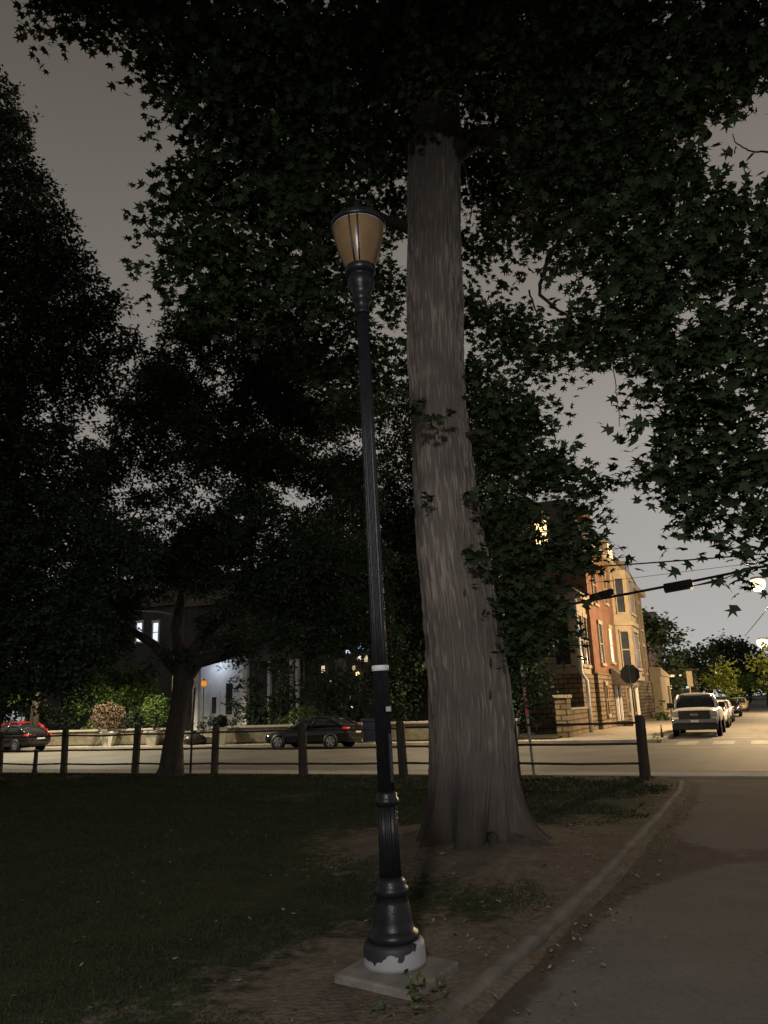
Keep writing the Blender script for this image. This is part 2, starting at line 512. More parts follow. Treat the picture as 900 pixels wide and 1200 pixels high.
def simple_leaf():
    p = np.array([(0, 0, 0), (0.27, 0.45, -0.05), (0, 1, -0.1), (-0.27, 0.45, -0.05), (0, 0.45, 0.04)])
    return p, [(0, 1, 4), (1, 2, 4), (2, 3, 4), (3, 0, 4)]


def tri_leaf():
    p = np.array([(0, 0, 0), (0.3, 0.5, -0.04), (0, 1, -0.1), (-0.3, 0.5, -0.04)])
    return p, [(0, 1, 2), (0, 2, 3)]


LEAF = dict(star=star_leaf(), simple=simple_leaf(), tri=tri_leaf())


def leaves(name, pos, size, kind, mat, parent, tilt=0.7, outdir=None):
    """pos (N,3), size (N,): one mesh of N leaves; normals mostly up with random tilt"""
    T, tf = LEAF[kind]
    N = len(pos)
    nrm = NP.normal(0, tilt, (N, 3)); nrm[:, 2] += 1.0
    nrm /= np.linalg.norm(nrm, axis=1)[:, None]
    d = NP.normal(0, 1, (N, 3)); d[:, 2] -= 0.5
    if outdir is not None:
        d += outdir * 1.2
    yv = d - nrm * (d * nrm).sum(1)[:, None]
    yv /= np.linalg.norm(yv, axis=1)[:, None] + 1e-9
    xv = np.cross(yv, nrm)
    k = len(T)
    V = (pos[:, None, :] + size[:, None, None] * (T[None, :, 0, None] * xv[:, None, :] + (T[None, :, 1, None]) * yv[:, None, :] + T[None, :, 2, None] * nrm[:, None, :]))
    V = V.reshape(-1, 3)
    f = np.array(tf)
    Fc = (f[None] + (np.arange(N) * k)[:, None, None]).reshape(-1)
    return fast_mesh(name, V, Fc, 3, mat, parent)


def clump_points(c, rad, n, spray=9, sl=0.45, flat=1.0, shell=0.5):
    """leaf positions in sprays (twigs) through an ellipsoidal clump"""
    m = max(1, int(n / spray))
    d = NP.normal(0, 1, (m, 3)); d /= np.linalg.norm(d, axis=1)[:, None]
    r_ = NP.random(m) ** shell
    base = np.array(c) + d * r_[:, None] * np.array([rad, rad, rad * flat])
    tw = NP.normal(0, 1, (m, 3)) + d * 0.8; tw[:, 2] *= 0.45; tw /= np.linalg.norm(tw, axis=1)[:, None]
    t = NP.random((m, spray))
    P = base[:, None, :] + tw[:, None, :] * (t * sl)[:, :, None] + NP.normal(0, sl * .16, (m, spray, 3))
    P[:, :, 2] -= (t ** 2) * sl * 0.25
    D = np.repeat(tw[:, None, :], spray, 1)
    return P.reshape(-1, 3), D.reshape(-1, 3)


FWD = MROT @ Vector((0, 0, -1))


def zdepth(p):
    return (Vector(p) - Vector((0, 0, H))).dot(FWD)


def crown(name, clumps, leaf, kind, mat, parent, dens, flat=1.0, jitter=0.35, spray=9, sl=0.45, tilt=0.7, shell=0.5):
    """clumps: (photo column, row, forward distance, radius in px, density factor) -> one crown mesh"""
    P, D, S = [], [], []
    for c in clumps:
        px, py, Y, rp = c[:4]
        k = c[4] if len(c) > 4 else 1.0
        p = at(px, py, Y)
        z = zdepth(p)
        rad = rp * z / F
        n = int(dens * k * (rad / leaf) ** 2)
        a, b = clump_points(p, max(rad - sl * .35, rad * .6), n, spray, sl, flat, shell)
        P.append(a); D.append(b)
    P = np.concatenate(P); D = np.concatenate(D)
    S = leaf * (0.75 + 0.5 * NP.random(len(P)))
    return leaves(name, P, S, kind, mat, parent, tilt, D)


def world_crown(name, clumps, leaf, kind, mat, parent, dens, flat=1.0, spray=9, sl=0.45, tilt=0.7, shell=0.5):
    """clumps: (world centre, radius in m, density)"""
    P, D = [], []
    for c, rad, k in clumps:
        a, b = clump_points(c, rad, int(dens * k * (rad / leaf) ** 2), spray, sl, flat, shell)
        P.append(a); D.append(b)
    P = np.concatenate(P); D = np.concatenate(D)
    S = leaf * (0.75 + 0.5 * NP.random(len(P)))
    return leaves(name, P, S, kind, mat, parent, tilt, D)


def vnoise(x, y, seed=0, per=None):
    """smooth value noise on numpy arrays; per = period in x cells"""
    g = np.random.default_rng(seed).random((512, 512))
    xi, yi = np.floor(x).astype(int), np.floor(y).astype(int)
    fx, fy = x - xi, y - yi
    fx, fy = fx * fx * (3 - 2 * fx), fy * fy * (3 - 2 * fy)
    m = per or 512
    a = g[xi % m, yi % 512]; b_ = g[(xi + 1) % m, yi % 512]
    c = g[xi % m, (yi + 1) % 512]; d = g[(xi + 1) % m, (yi + 1) % 512]
    return (a * (1 - fx) + b_ * fx) * (1 - fy) + (c * (1 - fx) + d * fx) * fy


# ------------------------------------------------------------------ sky and lights
w = bpy.data.worlds.new("World"); scene.world = w
w.use_nodes = True
n, l = w.node_tree.nodes, w.node_tree.links
bg = n["Background"]
tc = n.new("ShaderNodeTexCoord"); sp = n.new("ShaderNodeSeparateXYZ")
l.new(tc.outputs["Generated"], sp.inputs[0])
rp = n.new("ShaderNodeValToRGB"); cr = rp.color_ramp
cr.elements[0].position = 0.0; cr.elements[0].color = (0.305, 0.3, 0.294, 1)
cr.elements[1].position = 1.0; cr.elements[1].color = (0.045, 0.038, 0.032, 1)
for p_, c_ in ((0.12, (0.26, 0.252, 0.243)), (0.33, (0.205, 0.188, 0.172)), (0.47, (0.150, 0.135, 0.12)), (0.68, (0.092, 0.081, 0.071))):
    e = cr.elements.new(p_); e.color = (*c_, 1)
l.new(sp.outputs[2], rp.inputs[0])
az = n.new("ShaderNodeMath"); az.operation = 'MULTIPLY_ADD'; az.inputs[1].default_value = 0.5; az.inputs[2].default_value = 1.42
l.new(sp.outputs[0], az.inputs[0])
nz = n.new("ShaderNodeTexNoise"); nz.inputs["Scale"].default_value = 1.6; nz.inputs["Detail"].default_value = 3
l.new(tc.outputs["Generated"], nz.inputs["Vector"])
nm = n.new("ShaderNodeMath"); nm.operation = 'MULTIPLY_ADD'; nm.inputs[1].default_value = 0.25; nm.inputs[2].default_value = 0.875
l.new(nz.outputs[0], nm.inputs[0])
mm = n.new("ShaderNodeMath"); mm.operation = 'MULTIPLY'
l.new(az.outputs[0], mm.inputs[0]); l.new(nm.outputs[0], mm.inputs[1])
l.new(rp.outputs[0], bg.inputs["Color"]); l.new(mm.outputs[0], bg.inputs["Strength"])


def lamp(kind, name, loc, energy, color, size=0.1, target=None, spot=None, blend=0.6):
    d = bpy.data.lights.new(name, kind)
    d.energy = energy; d.color = color
    if kind == 'SUN':
        d.angle = size
    else:
        d.shadow_soft_size = size
    o = bpy.data.objects.new(name, d); col.objects.link(o)
    o.location = loc
    if target is not None:
        o.rotation_euler = (Vector(target) - Vector(loc)).to_track_quat('-Z', 'Y').to_euler()
    if spot:
        d.spot_size = spot; d.spot_blend = blend
    return o


lamp('SUN', "night_glow", (0, -20, 30), 0.03, (1, 0.92, 0.84), R(20), (0, 20, 0))

# ------------------------------------------------------------------ setting: ground, roads, walks
SURF = -0.10                                # road level below the park lawn
b = MB()
b.add([(-900, -900, -0.16), (900, -900, -0.16), (900, 900, -0.16), (-900, 900, -0.16)], [(0, 1, 2, 3)])
tag(b.build("ground", M['earth']), kind="structure")

KERB_PX = [(395, 1330), (455, 1262), (520, 1195), (578, 1143), (640, 1090), (693, 1040), (740, 990), (775, 953), (796, 928), (799, 917)]
KP = [gp(*p) for p in KERB_PX]
KP = [KP[0] + (KP[0] - KP[1]) * 6] + KP
ky = np.array([p.y for p in KP]); kx = np.array([p.x for p in KP])
o_ = np.argsort(ky); ky, kx = ky[o_], kx[o_]


def kerb_d(x, y):                           # metres to the right of the path kerb
    return (x - np.interp(y, ky, kx)) * 0.85


P0 = Vector((gp(463, 1125).x, 5.5, 0))      # lamp post base
T0 = Vector((0.93, 9.95, 0))                # big tree base

# lawn (park side of the street, v < 18.35)
us = np.concatenate([np.arange(-60, -16, 0.6), np.arange(-16, 10, 0.14), np.arange(10, 40, .8)])
vs = np.concatenate([np.arange(-14, 0, 0.5), np.arange(0, 18.3, 0.14), [18.35]])
U, V = np.meshgrid(us, vs, indexing='ij')
X, Y = U * CA + V * SA, -U * SA + V * CA
dk = kerb_d(X, Y)
dT = np.hypot(X - T0.x, Y - T0.y); dP = np.hypot(X - P0.x, Y - P0.y)
nz1 = vnoise(X * 0.8 + 50, Y * 0.8 + 50, 1); nz2 = vnoise(X * 3 + 50, Y * 3 + 50, 2); nz3 = vnoise(X * 0.35 + 90, Y * 0.35 + 90, 3)
Z = (nz1 - .5) * 0.05 + (nz2 - .5) * 0.018
Z += 0.10 * np.exp(-(dT / 1.3) ** 2)
flatten = np.clip((V - 16.8) / 1.4, 0, 1)
Z = Z * (1 - flatten)
t = np.clip((dk - 0.02) / 0.28, 0, 1); t = t * t * (3 - 2 * t)
Z = Z * (1 - t) - 0.09 * t
near = np.exp(-np.clip(-dk, 0, None) / 0.55)
dirt = 1.15 * np.exp(-(np.clip(dT - 0.4, 0, None) / 1.5) ** 2) + 0.95 * np.exp(-(dP / 1.25) ** 2) + 0.8 * near + 0.55 * np.exp(-(Y - 3.0) ** 2 / 3.0) * (X > -4) + (nz3 - .55) * 0.6 + (nz2 - .5) * 0.35
dirt = np.clip(dirt, 0, 1) * 0.75 - 0.02
dirt[dk > 0.1] = 1
nu, nv_ = len(us), len(vs)
idx = np.arange(nu * nv_).reshape(nu, nv_)
Q = np.stack([idx[:-1, :-1], idx[1:, :-1], idx[1:, 1:], idx[:-1, 1:]], -1).reshape(-1)
lawn = fast_mesh("lawn", np.stack([X, Y, Z], -1).reshape(-1, 3), Q, 4, M['lawn'], None, ("dirt", dirt.ravel()), True)
tag(lawn, kind="structure")


def lawn_z(x, y):
    z = (vnoise(x * 0.8 + 50, y * 0.8 + 50, 1) - .5) * 0.05 + (vnoise(x * 3 + 50, y * 3 + 50, 2) - .5) * 0.018 + 0.10 * np.exp(-(np.hypot(x - T0.x, y - T0.y) / 1.3) ** 2)
    vv = x * SA + y * CA
    return z * (1 - np.clip((vv - 16.8) / 1.4, 0, 1))


# path right of the kerb
yy = np.concatenate([np.arange(-10, 0, .5), np.arange(0, 18, 0.05)])
ds = np.concatenate([np.arange(.02, 1.3, .05), np.arange(1.35, 7.5, .15)])
YY, DD = np.meshgrid(yy, ds, indexing='ij')
XX = np.interp(YY, ky, kx) + DD / 0.85
VV = XX * SA + YY * CA
mk = VV <= 18.34
edge = 0.33 + 0.5 * np.exp(-((YY - 9.0) / 1.2) ** 2) + 0.1 * (vnoise(YY * 1.5 + 20, YY * 0 + 3, 5) - .5)
deb = np.clip(1.15 - (DD / edge) ** 2 * 0.75, 0, 1) * 0.85 + 0.5 * np.exp(-((YY - 8.8 - 0.12 * DD) / 0.5) ** 2) * (vnoise(XX * 2, YY * 2 + 9, 8) > .2)
deb += (vnoise(XX * .7 + 30, YY * .7 + 30, 9) - .5) * .35
deb = np.clip(deb, 0, 1)
ZZ = -0.035 - 0.0 * DD + (vnoise(XX * 1.2 + 10, YY * 1.2 + 10, 4) - .5) * 0.012
over = VV > 18.34
# project the overshoot back onto the sidewalk edge
XX = np.where(over, XX - (VV - 18.34) * SA, XX); YYp = np.where(over, YY - (VV - 18.34) * CA, YY)
ny, nd = YY.shape
idx = np.arange(ny * nd).reshape(ny, nd)
Q4 = np.stack([idx[:-1, :-1], idx[:-1, 1:], idx[1:, 1:], idx[1:, :-1]], -1).reshape(-1, 4)
ov = over.ravel()
Q4 = Q4[~(ov[Q4].all(1))]
path = fast_mesh("path", np.stack([XX, YYp, ZZ], -1).reshape(-1, 3), Q4.reshape(-1), 4, M['path'], None, ("debris", deb.ravel()), True)
tag(path, kind="structure")

# path kerb: low concrete edging, worn and uneven
pts = []
for i in range(len(KP) - 1):
    for k in range(8):
        pts.append(KP[i].lerp(KP[i + 1], k / 8))
pts.append(KP[-1])
b = MB(); secs = []
for i, p in enumerate(pts):
    t_ = (pts[min(i + 1, len(pts) - 1)] - pts[max(i - 1, 0)]).normalized()
    nn = Vector((t_.y, -t_.x, 0))
    j = [rnd.uniform(-.008, .008) for _ in range(5)]
    secs.append([p + nn * -0.06 + Vector((0, 0, -0.1)), p + nn * 0.055 + Vector((0, 0, -0.1)), p + nn * (0.05 + j[0]) + Vector((0, 0, 0.012 + j[1])),
                 p + nn * (0.038 + j[2]) + Vector((0, 0, 0.034 + j[1])), p + nn * -0.036 + Vector((0, 0, 0.04 + j[3])), p + nn * (-0.055 + j[4]) + Vector((0, 0, 0.018))])
b.loft(secs)
tag(b.build("path_kerb", M['kerb']), kind="structure")

# sidewalk strip + kerb along the near side of the cross street
b = MB(); b.ubox(-70, 45, 18.35, 19.3, -0.15, 0.004)
tag(b.build("near_sidewalk", M['paleconc'], bevel=0.01), kind="structure")
b = MB()
for k in range(46):
    u0 = -70 + k * 2.5
    b.ubox(u0, u0 + 2.485, 19.304, 19.45, -0.15, 0.01)
tag(b.build("near_kerb", M['paleconc'], bevel=0.012), kind="structure")


def sheet(name, u0, u1, v0, v1, z, mat, sub=1):
    b = MB()
    b.add([uv(u0, v0, z), uv(u1, v0, z), uv(u1, v1, z), uv(u0, v1, z)], [(0, 1, 2, 3)])
    return tag(b.build(name, mat), kind="structure")


sheet("cross_street_road", -120, 90, 19.45, 33.4, SURF, M['asphalt'])
sheet("side_street_road", -3.75, 6.6, 33.4, 420, SURF, M['asphalt'])
# far sidewalk west of the side street, along both streets
b = MB(); b.ubox(-120, -3.95, 33.4, 34.6, -0.15, 0.02)
tag(b.build("far_sidewalk", M['walk']), kind="structure")
b = MB(); b.ubox(-8.3, -3.95, 34.61, 300, -0.15, 0.02)
tag(b.build("side_street_sidewalk", M['walk']), kind="structure")
b = MB(); b.ubox(6.8, 11, 33.4, 300, -0.15, 0.02)
tag(b.build("east_sidewalk", M['walk']), kind="structure")
b = MB(); b.ubox(-120, -3.95, 33.2, 33.39, -0.15, 0.035); b.ubox(-3.94, -3.76, 33.4, 300, -0.15, 0.035)
tag(b.build("far_kerb", M['walk'], bevel=0.01), kind="structure")
# yards behind the far sidewalk
b = MB(); b.ubox(-120, -8.35, 34.65, 44.9, -0.15, 0.10)
tag(b.build("front_yard_ground", M['earth']), kind="structure")

# road markings
b = MB()
for k in range(7):
    u0 = -3.15 + k * 1.3
    q = [uv(u0, 31.6, SURF + .005), uv(u0 + .75, 31.6, SURF + .005), uv(u0 + .75, 33.9, SURF + .005), uv(u0, 33.9, SURF + .005)]
    b.add(q, [(0, 1, 2, 3)])
tag(b.build("crosswalk_marking", M['paint']), kind="structure")
b = MB()
for (u0, u1, v0, v1) in ((-3.6, 3.6, 29.7, 29.95), (-3.4, 1.2, 36.1, 36.5)):
    b.add([uv(u0, v0, SURF + .005), uv(u1, v0, SURF + .005), uv(u1, v1, SURF + .005), uv(u0, v1, SURF + .005)], [(0, 1, 2, 3)])
tag(b.build("stop_line_marking", M['paint']), kind="structure")

# ------------------------------------------------------------------ the park lamp post
b = MB()
PADZ = 0.05
t_ = thing("concrete_pad", P0 + Vector((0.02, -0.03, 0)), "square grey concrete pad under the black lamp post", "concrete pad")
c0 = WORLD[t_.name]
cor = [gp(391, 1141, PADZ), gp(487, 1163, PADZ), gp(538, 1126, PADZ)]
cor.append(cor[0] + cor[2] - cor[1])
low = [Vector((p.x + (p.x - c0.x) * .03, p.y + (p.y - c0.y) * .03, -0.12)) for p in cor]
top = [Vector((p.x, p.y, PADZ)) for p in cor]
bpad = MB().hexa([*low, *top])
bpad.build("slab", M['concrete'], t_, bevel=0.015)

lp = thing("lamp_post", P0 + Vector((0, 0, PADZ)), "tall black fluted park lamp post with unlit amber glass lantern", "lamp post", rot=(0, -0.0185, 0))
fp = MB().lathe([(0.204, 0), (0.202, .02), (0.198, .11), (0.19, .135), (0.16, .14)], 40)
fp.build("painted_footing", M['flaking'], lp, local=True)
bs = MB().lathe([(r_ * (.94 if z < .4 else .85), z) for r_, z in [(0.165, .135), (0.178, .15), (0.172, .185), (0.15, .2), (0.142, .215), (0.132, .26), (0.118, .36), (0.112, .40), (0.125, .405), (0.134, .425), (0.13, .45), (0.112, .462), (0.116, .48), (0.1, .5), (0.086, .515)]], 40)
bs.build("base_bell", M['black_iron'], lp, local=True)
sh = MB().lathe([(0.073, .51), (0.069, .75), (0.066, .97)], 128, flute=16, depth=.11)
sh.build("lower_shaft", M['black_iron'], lp, local=True)
cl = MB().lathe([(0.066, .955), (0.076, .962), (0.083, .98), (0.077, 1.0), (0.069, 1.01), (0.071, 1.03), (0.058, 1.045)], 40)
cl.build("collar", M['black_iron'], lp, local=True)
sh = MB().lathe([(0.057, 1.04), (0.055, 2.2), (0.051, 3.6), (0.047, 4.62)], 128, flute=16, depth=.12)
sh.build("upper_shaft", M['black_iron'], lp, local=True)
tp = MB().lathe([(0.0575, 1.845), (0.06, 1.85), (0.06, 1.877), (0.0575, 1.882)], 40, capb=False, capt=False)
tp.build("white_band", M['white_tape'], lp, local=True)
bk = MB().box(0.025, 0.062, -0.07, -0.04, 1.565, 1.6)
bk.build("small_bracket", M['galv'], lp, bevel=.004, local=True)
bx = MB().box(0.032, 0.056, -0.055, -0.02, 1.1, 1.42)
bx.build("conduit_strip", M['black_iron'], lp, bevel=.004, local=True)
cp = MB().lathe([(r_ * .96, 4.6 + (z - 4.6) * .683) for r_, z in [(0.049, 4.6), (0.062, 4.615), (0.066, 4.64), (0.055, 4.66), (0.058, 4.74), (0.078, 4.77), (0.086, 4.81), (0.075, 4.85), (0.085, 4.9), (0.108, 4.96), (0.116, 5.02), (0.108, 5.07), (0.092, 5.09), (0.098, 5.11), (0.112, 5.12), (0.128, 5.15), (0.13, 5.2), (0.123, 5.215)]], 40)
cp.build("capital", M['black_iron'], lp, local=True)
ln = thing("lantern", (0, 0, 0), None, None); ln.parent = lp; WORLD[ln.name] = Vector((0, 0, 0))
LZ = lambda z: 5.02 + (z - 5.21) * .833
gl = MB().lathe([(r_ * .93, LZ(z)) for r_, z in [(0.126, 5.21), (0.133, 5.23), (0.163, 5.32), (0.19, 5.42), (0.209, 5.51), (0.219, 5.58), (0.222, 5.63)]], 48, capb=False, capt=False)
gl.build("glass_bowl", M['amber'], ln, local=True)
rg = MB().lathe([(r_ * .93, LZ(z)) for r_, z in [(0.222, 5.628), (0.229, 5.63), (0.229, 5.641), (0.222, 5.643)]], 48, capb=False, capt=False)
rg.build("rim", M['galv'], ln, local=True)
cpz = MB().lathe([(r_ * .93, LZ(z)) for r_, z in [(0.235, 5.643), (0.243, 5.655), (0.24, 5.69), (0.21, 5.73), (0.14, 5.79), (0.07, 5.83), (0.045, 5.85), (0.045, 5.87), (0.03, 5.9), (0.02, 5.96)]], 48)
cpz.build("cap", M['black_iron'], ln, local=True)
for ang in (252, 270):
    a = R(ang); q = []
    for r_, z in ((0.128, 5.215), (0.163, 5.32), (0.19, 5.42), (0.209, 5.51), (0.219, 5.58), (0.223, 5.64)):
        q.append(((r_ * .93 + .005) * math.cos(a), (r_ * .93 + .005) * math.sin(a), LZ(z)))
    MB().tube(q, 0.0065, 8).build("frame_rib", M['black_iron'], ln, local=True)

# small weed in front of the pad
wd = thing("weed", gp(492, 1181), "leafy green weed growing against front corner of the concrete pad", "weed")
p = []
for k in range(16):
    a = rnd.uniform(0, 6.28); r_ = rnd.uniform(0, .09)
    p.append(WORLD[wd.name] + Vector((math.cos(a) * r_ - .05, math.sin(a) * r_ * .6, rnd.uniform(.02, .17))))
leaves("foliage", np.array(p), np.full(16, .075), 'simple', M['weed'], wd, .8)
MB().tube([WORLD[wd.name] + Vector((0, 0, -.02)), WORLD[wd.name] + Vector((-.03, 0, .08)), WORLD[wd.name] + Vector((-.06, -.01, .17))], [.005, .004, .002], 5).build("stem", M['weed'], wd)

# ------------------------------------------------------------------ the big tree
mt = thing("shade_tree", T0, "huge shade tree with pale furrowed trunk behind the lamp post", "tree")
prof = [(1035, 487, 626), (1000, 493, 617), (965, 497, 611), (935, 500, 608), (900, 503, 606), (850, 504.5, 603), (800, 503, 597), (750, 500, 591), (700, 497, 583), (640, 490.5, 569), (600, 488, 563), (550, 486, 557), (500, 484, 550), (450, 481, 545.5), (350, 476.5, 542), (250, 478.5, 540), (150, 480, 539), (60, 484, 535), (-60, 490, 530), (-200, 495, 522)]
zc, xc, rc = [], [], []
for (y, xl, xr) in prof:
    p = at((xl + xr) / 2, y, T0.y - 0.1)
    zc.append(p.z); xc.append(p.x); rc.append((xr - xl) / 2 * zdepth(p) / F)
zc[0] = min(zc[0], -0.25)
nz_, nt_ = 950, 720
zs = -0.25 + (zc[-1] + 0.25) * (np.linspace(0, 1, nz_) ** 1.25)
ths = np.linspace(0, 2 * np.pi, nt_, endpoint=False)
cx_ = np.interp(zs, zc, xc); rr_ = np.interp(zs, zc, rc)
k = np.ones(41) / 41                        # smooth the silhouette
cx_ = np.convolve(np.pad(cx_, 20, mode='edge'), k, 'valid'); rr_ = np.convolve(np.pad(rr_, 20, mode='edge'), k, 'valid')
TH, ZS = np.meshgrid(ths, zs)
wob = (vnoise(TH / (2 * np.pi) * 10, ZS * 1.4, 21, 10) - .5) * 1.1 + (vnoise(TH / (2 * np.pi) * 22, ZS * 3.5, 24, 22) - .5) * .5
NB = 160
n1 = vnoise((TH / (2 * np.pi) * NB + wob * .5) % NB, ZS * 4.2, 22, NB)
n2 = vnoise((TH / (2 * np.pi) * NB * 2 + wob * .9) % (NB * 2), ZS * 8, 23, NB * 2)
n4 = vnoise((TH / (2 * np.pi) * NB * 1.5 + wob * .6) % 240, ZS * 7.0, 25, 240)
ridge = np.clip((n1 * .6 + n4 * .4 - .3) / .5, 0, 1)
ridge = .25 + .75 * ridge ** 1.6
# bark: deep furrows at mid height, smoother low down; big root flare
amp = 0.017 * np.clip((ZS - .1) / 1.0, .55, 1)
Rr = rr_[:, None] + amp * (ridge - .45) * 2
low = np.exp(-np.clip(ZS, 0, None) / 0.42)
roots = 0.11 * np.cos(TH * 3 + .6) + 0.11 * np.cos(TH * 5 + 2.0) + 0.07 * np.cos(TH * 8 + 1) + 0.05 * np.cos(TH * 13)
Rr = Rr + low * roots * 1.0 + (.02 + 1.3 * np.clip(roots, 0, None)) * np.exp(-np.clip(ZS, -.2, None) / 0.16)
Rr += (vnoise(TH / (2 * np.pi) * 8, ZS * 1.1, 31, 8) - .5) * .03
VX = np.stack([cx_[:, None] + Rr * np.cos(TH), T0.y + Rr * np.sin(TH), ZS], -1).reshape(-1, 3)
idx = np.arange(nz_ * nt_).reshape(nz_, nt_)
i2 = np.roll(idx, -1, 1)
Q = np.stack([idx[:-1], i2[:-1], i2[1:], idx[1:]], -1).reshape(-1)
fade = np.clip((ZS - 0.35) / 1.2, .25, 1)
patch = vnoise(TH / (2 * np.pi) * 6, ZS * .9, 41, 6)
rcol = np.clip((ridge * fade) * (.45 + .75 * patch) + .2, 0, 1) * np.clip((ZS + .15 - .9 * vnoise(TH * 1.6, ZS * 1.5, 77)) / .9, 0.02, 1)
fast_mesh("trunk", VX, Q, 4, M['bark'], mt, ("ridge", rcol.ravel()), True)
# surface roots running out from the flare
for k, (a, L, r0) in enumerate(((-2.75, .62, .10), (-2.2, .55, .085), (-1.65, .42, .07), (-1.15, .6, .075), (-.5, 1.0, .1), (-.1, .8, .1), (.6, .8, .1), (1.8, .8, .1), (2.7, .9, .1))):
    q, rq = [], []
    for i in range(9):
        t = i / 8
        aa_ = a + .22 * math.sin(3 * t + k)
        rad_ = .42 + L * t
        x_q, y_q = cx_[0] + .02 + rad_ * math.cos(aa_), T0.y + rad_ * math.sin(aa_)
        zg = float(lawn_z(np.array(x_q), np.array(y_q)))
        q.append(Vector((x_q, y_q, zg + .07 * (1 - t) ** 2 - .045 - .04 * t * t)))
        rq.append(r0 * (1 - .72 * t) * (1 + .12 * math.sin(7 * t + k)))
    MB().tube(q, rq, 14).build("root", M['rootbark'], mt)
# bark scars
for (px, py) in ((582, 735), (571, 778), (588, 785), (570, 815), (541, 700), (607, 935)):
    p = at(px, py, T0.y - 0.1)
    r_ = np.interp(p.z, zs, rr_); cx0 = np.interp(p.z, zs, cx_)
    dx = max(-.9 * r_, min(.9 * r_, p.x - cx0)); yq = T0.y - math.sqrt(max(r_ ** 2 - dx ** 2, .01)) - 0.004
    q = Vector((cx0 + dx, yq, p.z))
    MB().tube([q + Vector((0, 0.01, -.07)), q + Vector((0, -.004, -.03)), q + Vector((.004, -.004, .02)), q + Vector((.004, .01, .07))], [.004, .018, .016, .004], 7).build("bark_scar", M['darkbark'], mt)


def limb(pxs, radii, name="limb", parent=mt, mat=M['bark'], wig=0.0):
    pts = []
    P_ = [at(*p) for p in pxs]
    for i in range(len(P_) - 1):
        for k in range(6):
            pts.append(P_[i].lerp(P_[i + 1], k / 6))
    pts.append(P_[-1])
    if wig:
        pts = [p + Vector([rnd.uniform(-wig, wig) for _ in range(3)]) for p in pts]
    rs = np.interp(np.linspace(0, 1, len(pts)), np.linspace(0, 1, len(radii)), radii)
    return MB().tube(pts, list(rs), 12).build(name, mat, parent)


limb([(515, 190, 9.9), (560, 160, 9.7), (600, 166, 9.3), (632, 205, 9.0), (665, 260, 8.8)], [.2, .15, .12, .09, .05])
limb([(515, 285, 9.9), (478, 266, 10.1), (452, 258, 10.5), (410, 235, 11)], [.14, .1, .08, .05])
limb([(510, 60, 9.9), (440, 20, 9.6), (360, 40, 9), (250, 60, 8.4)], [.2, .16, .11, .05])
limb([(512, 40, 9.9), (600, -20, 9), (720, 60, 7.8), (830, 160, 7.2)], [.22, .18, .13, .05])
limb([(665, 260, 8.8), (640, 310, 9.6), (630, 345, 9.8), (700, 395, 9.5)], [.04, .03, .025, .012], wig=.03)
limb([(660, 250, 8.8), (700, 270, 8.4), (760, 330, 7.8), (800, 430, 7.4)], [.07, .05, .03, .02])
limb([(620, 340, 10), (630, 372, 10), (652, 380, 10)], [.015, .01, .006], wig=.01)
limb([(540, 150, 9.5), (543, 190, 9.45), (553, 235, 9.4), (551, 262, 9.4)], [.012, .011, .01, .008], "hanging_vine", wig=.012)
limb([(520, 520, 9.9), (560, 505, 9.6), (600, 530, 9.3), (660, 575, 9)], [.05, .035, .025, .01])
limb([(535, 600, 9.9), (580, 620, 9.6), (630, 650, 9.5), (665, 660, 9.3)], [.04, .03, .02, .01])
limb([(905, 178, 7.0), (880, 178, 7.0), (862, 168, 7.0), (858, 156, 7.0)], [.012, .008, .006, .004], "twig", wig=.01)
limb([(718, 415, 8), (722, 460, 8), (724, 475, 8), (727, 500, 8)], [.006, .005, .005, .004], "twig", wig=.012)

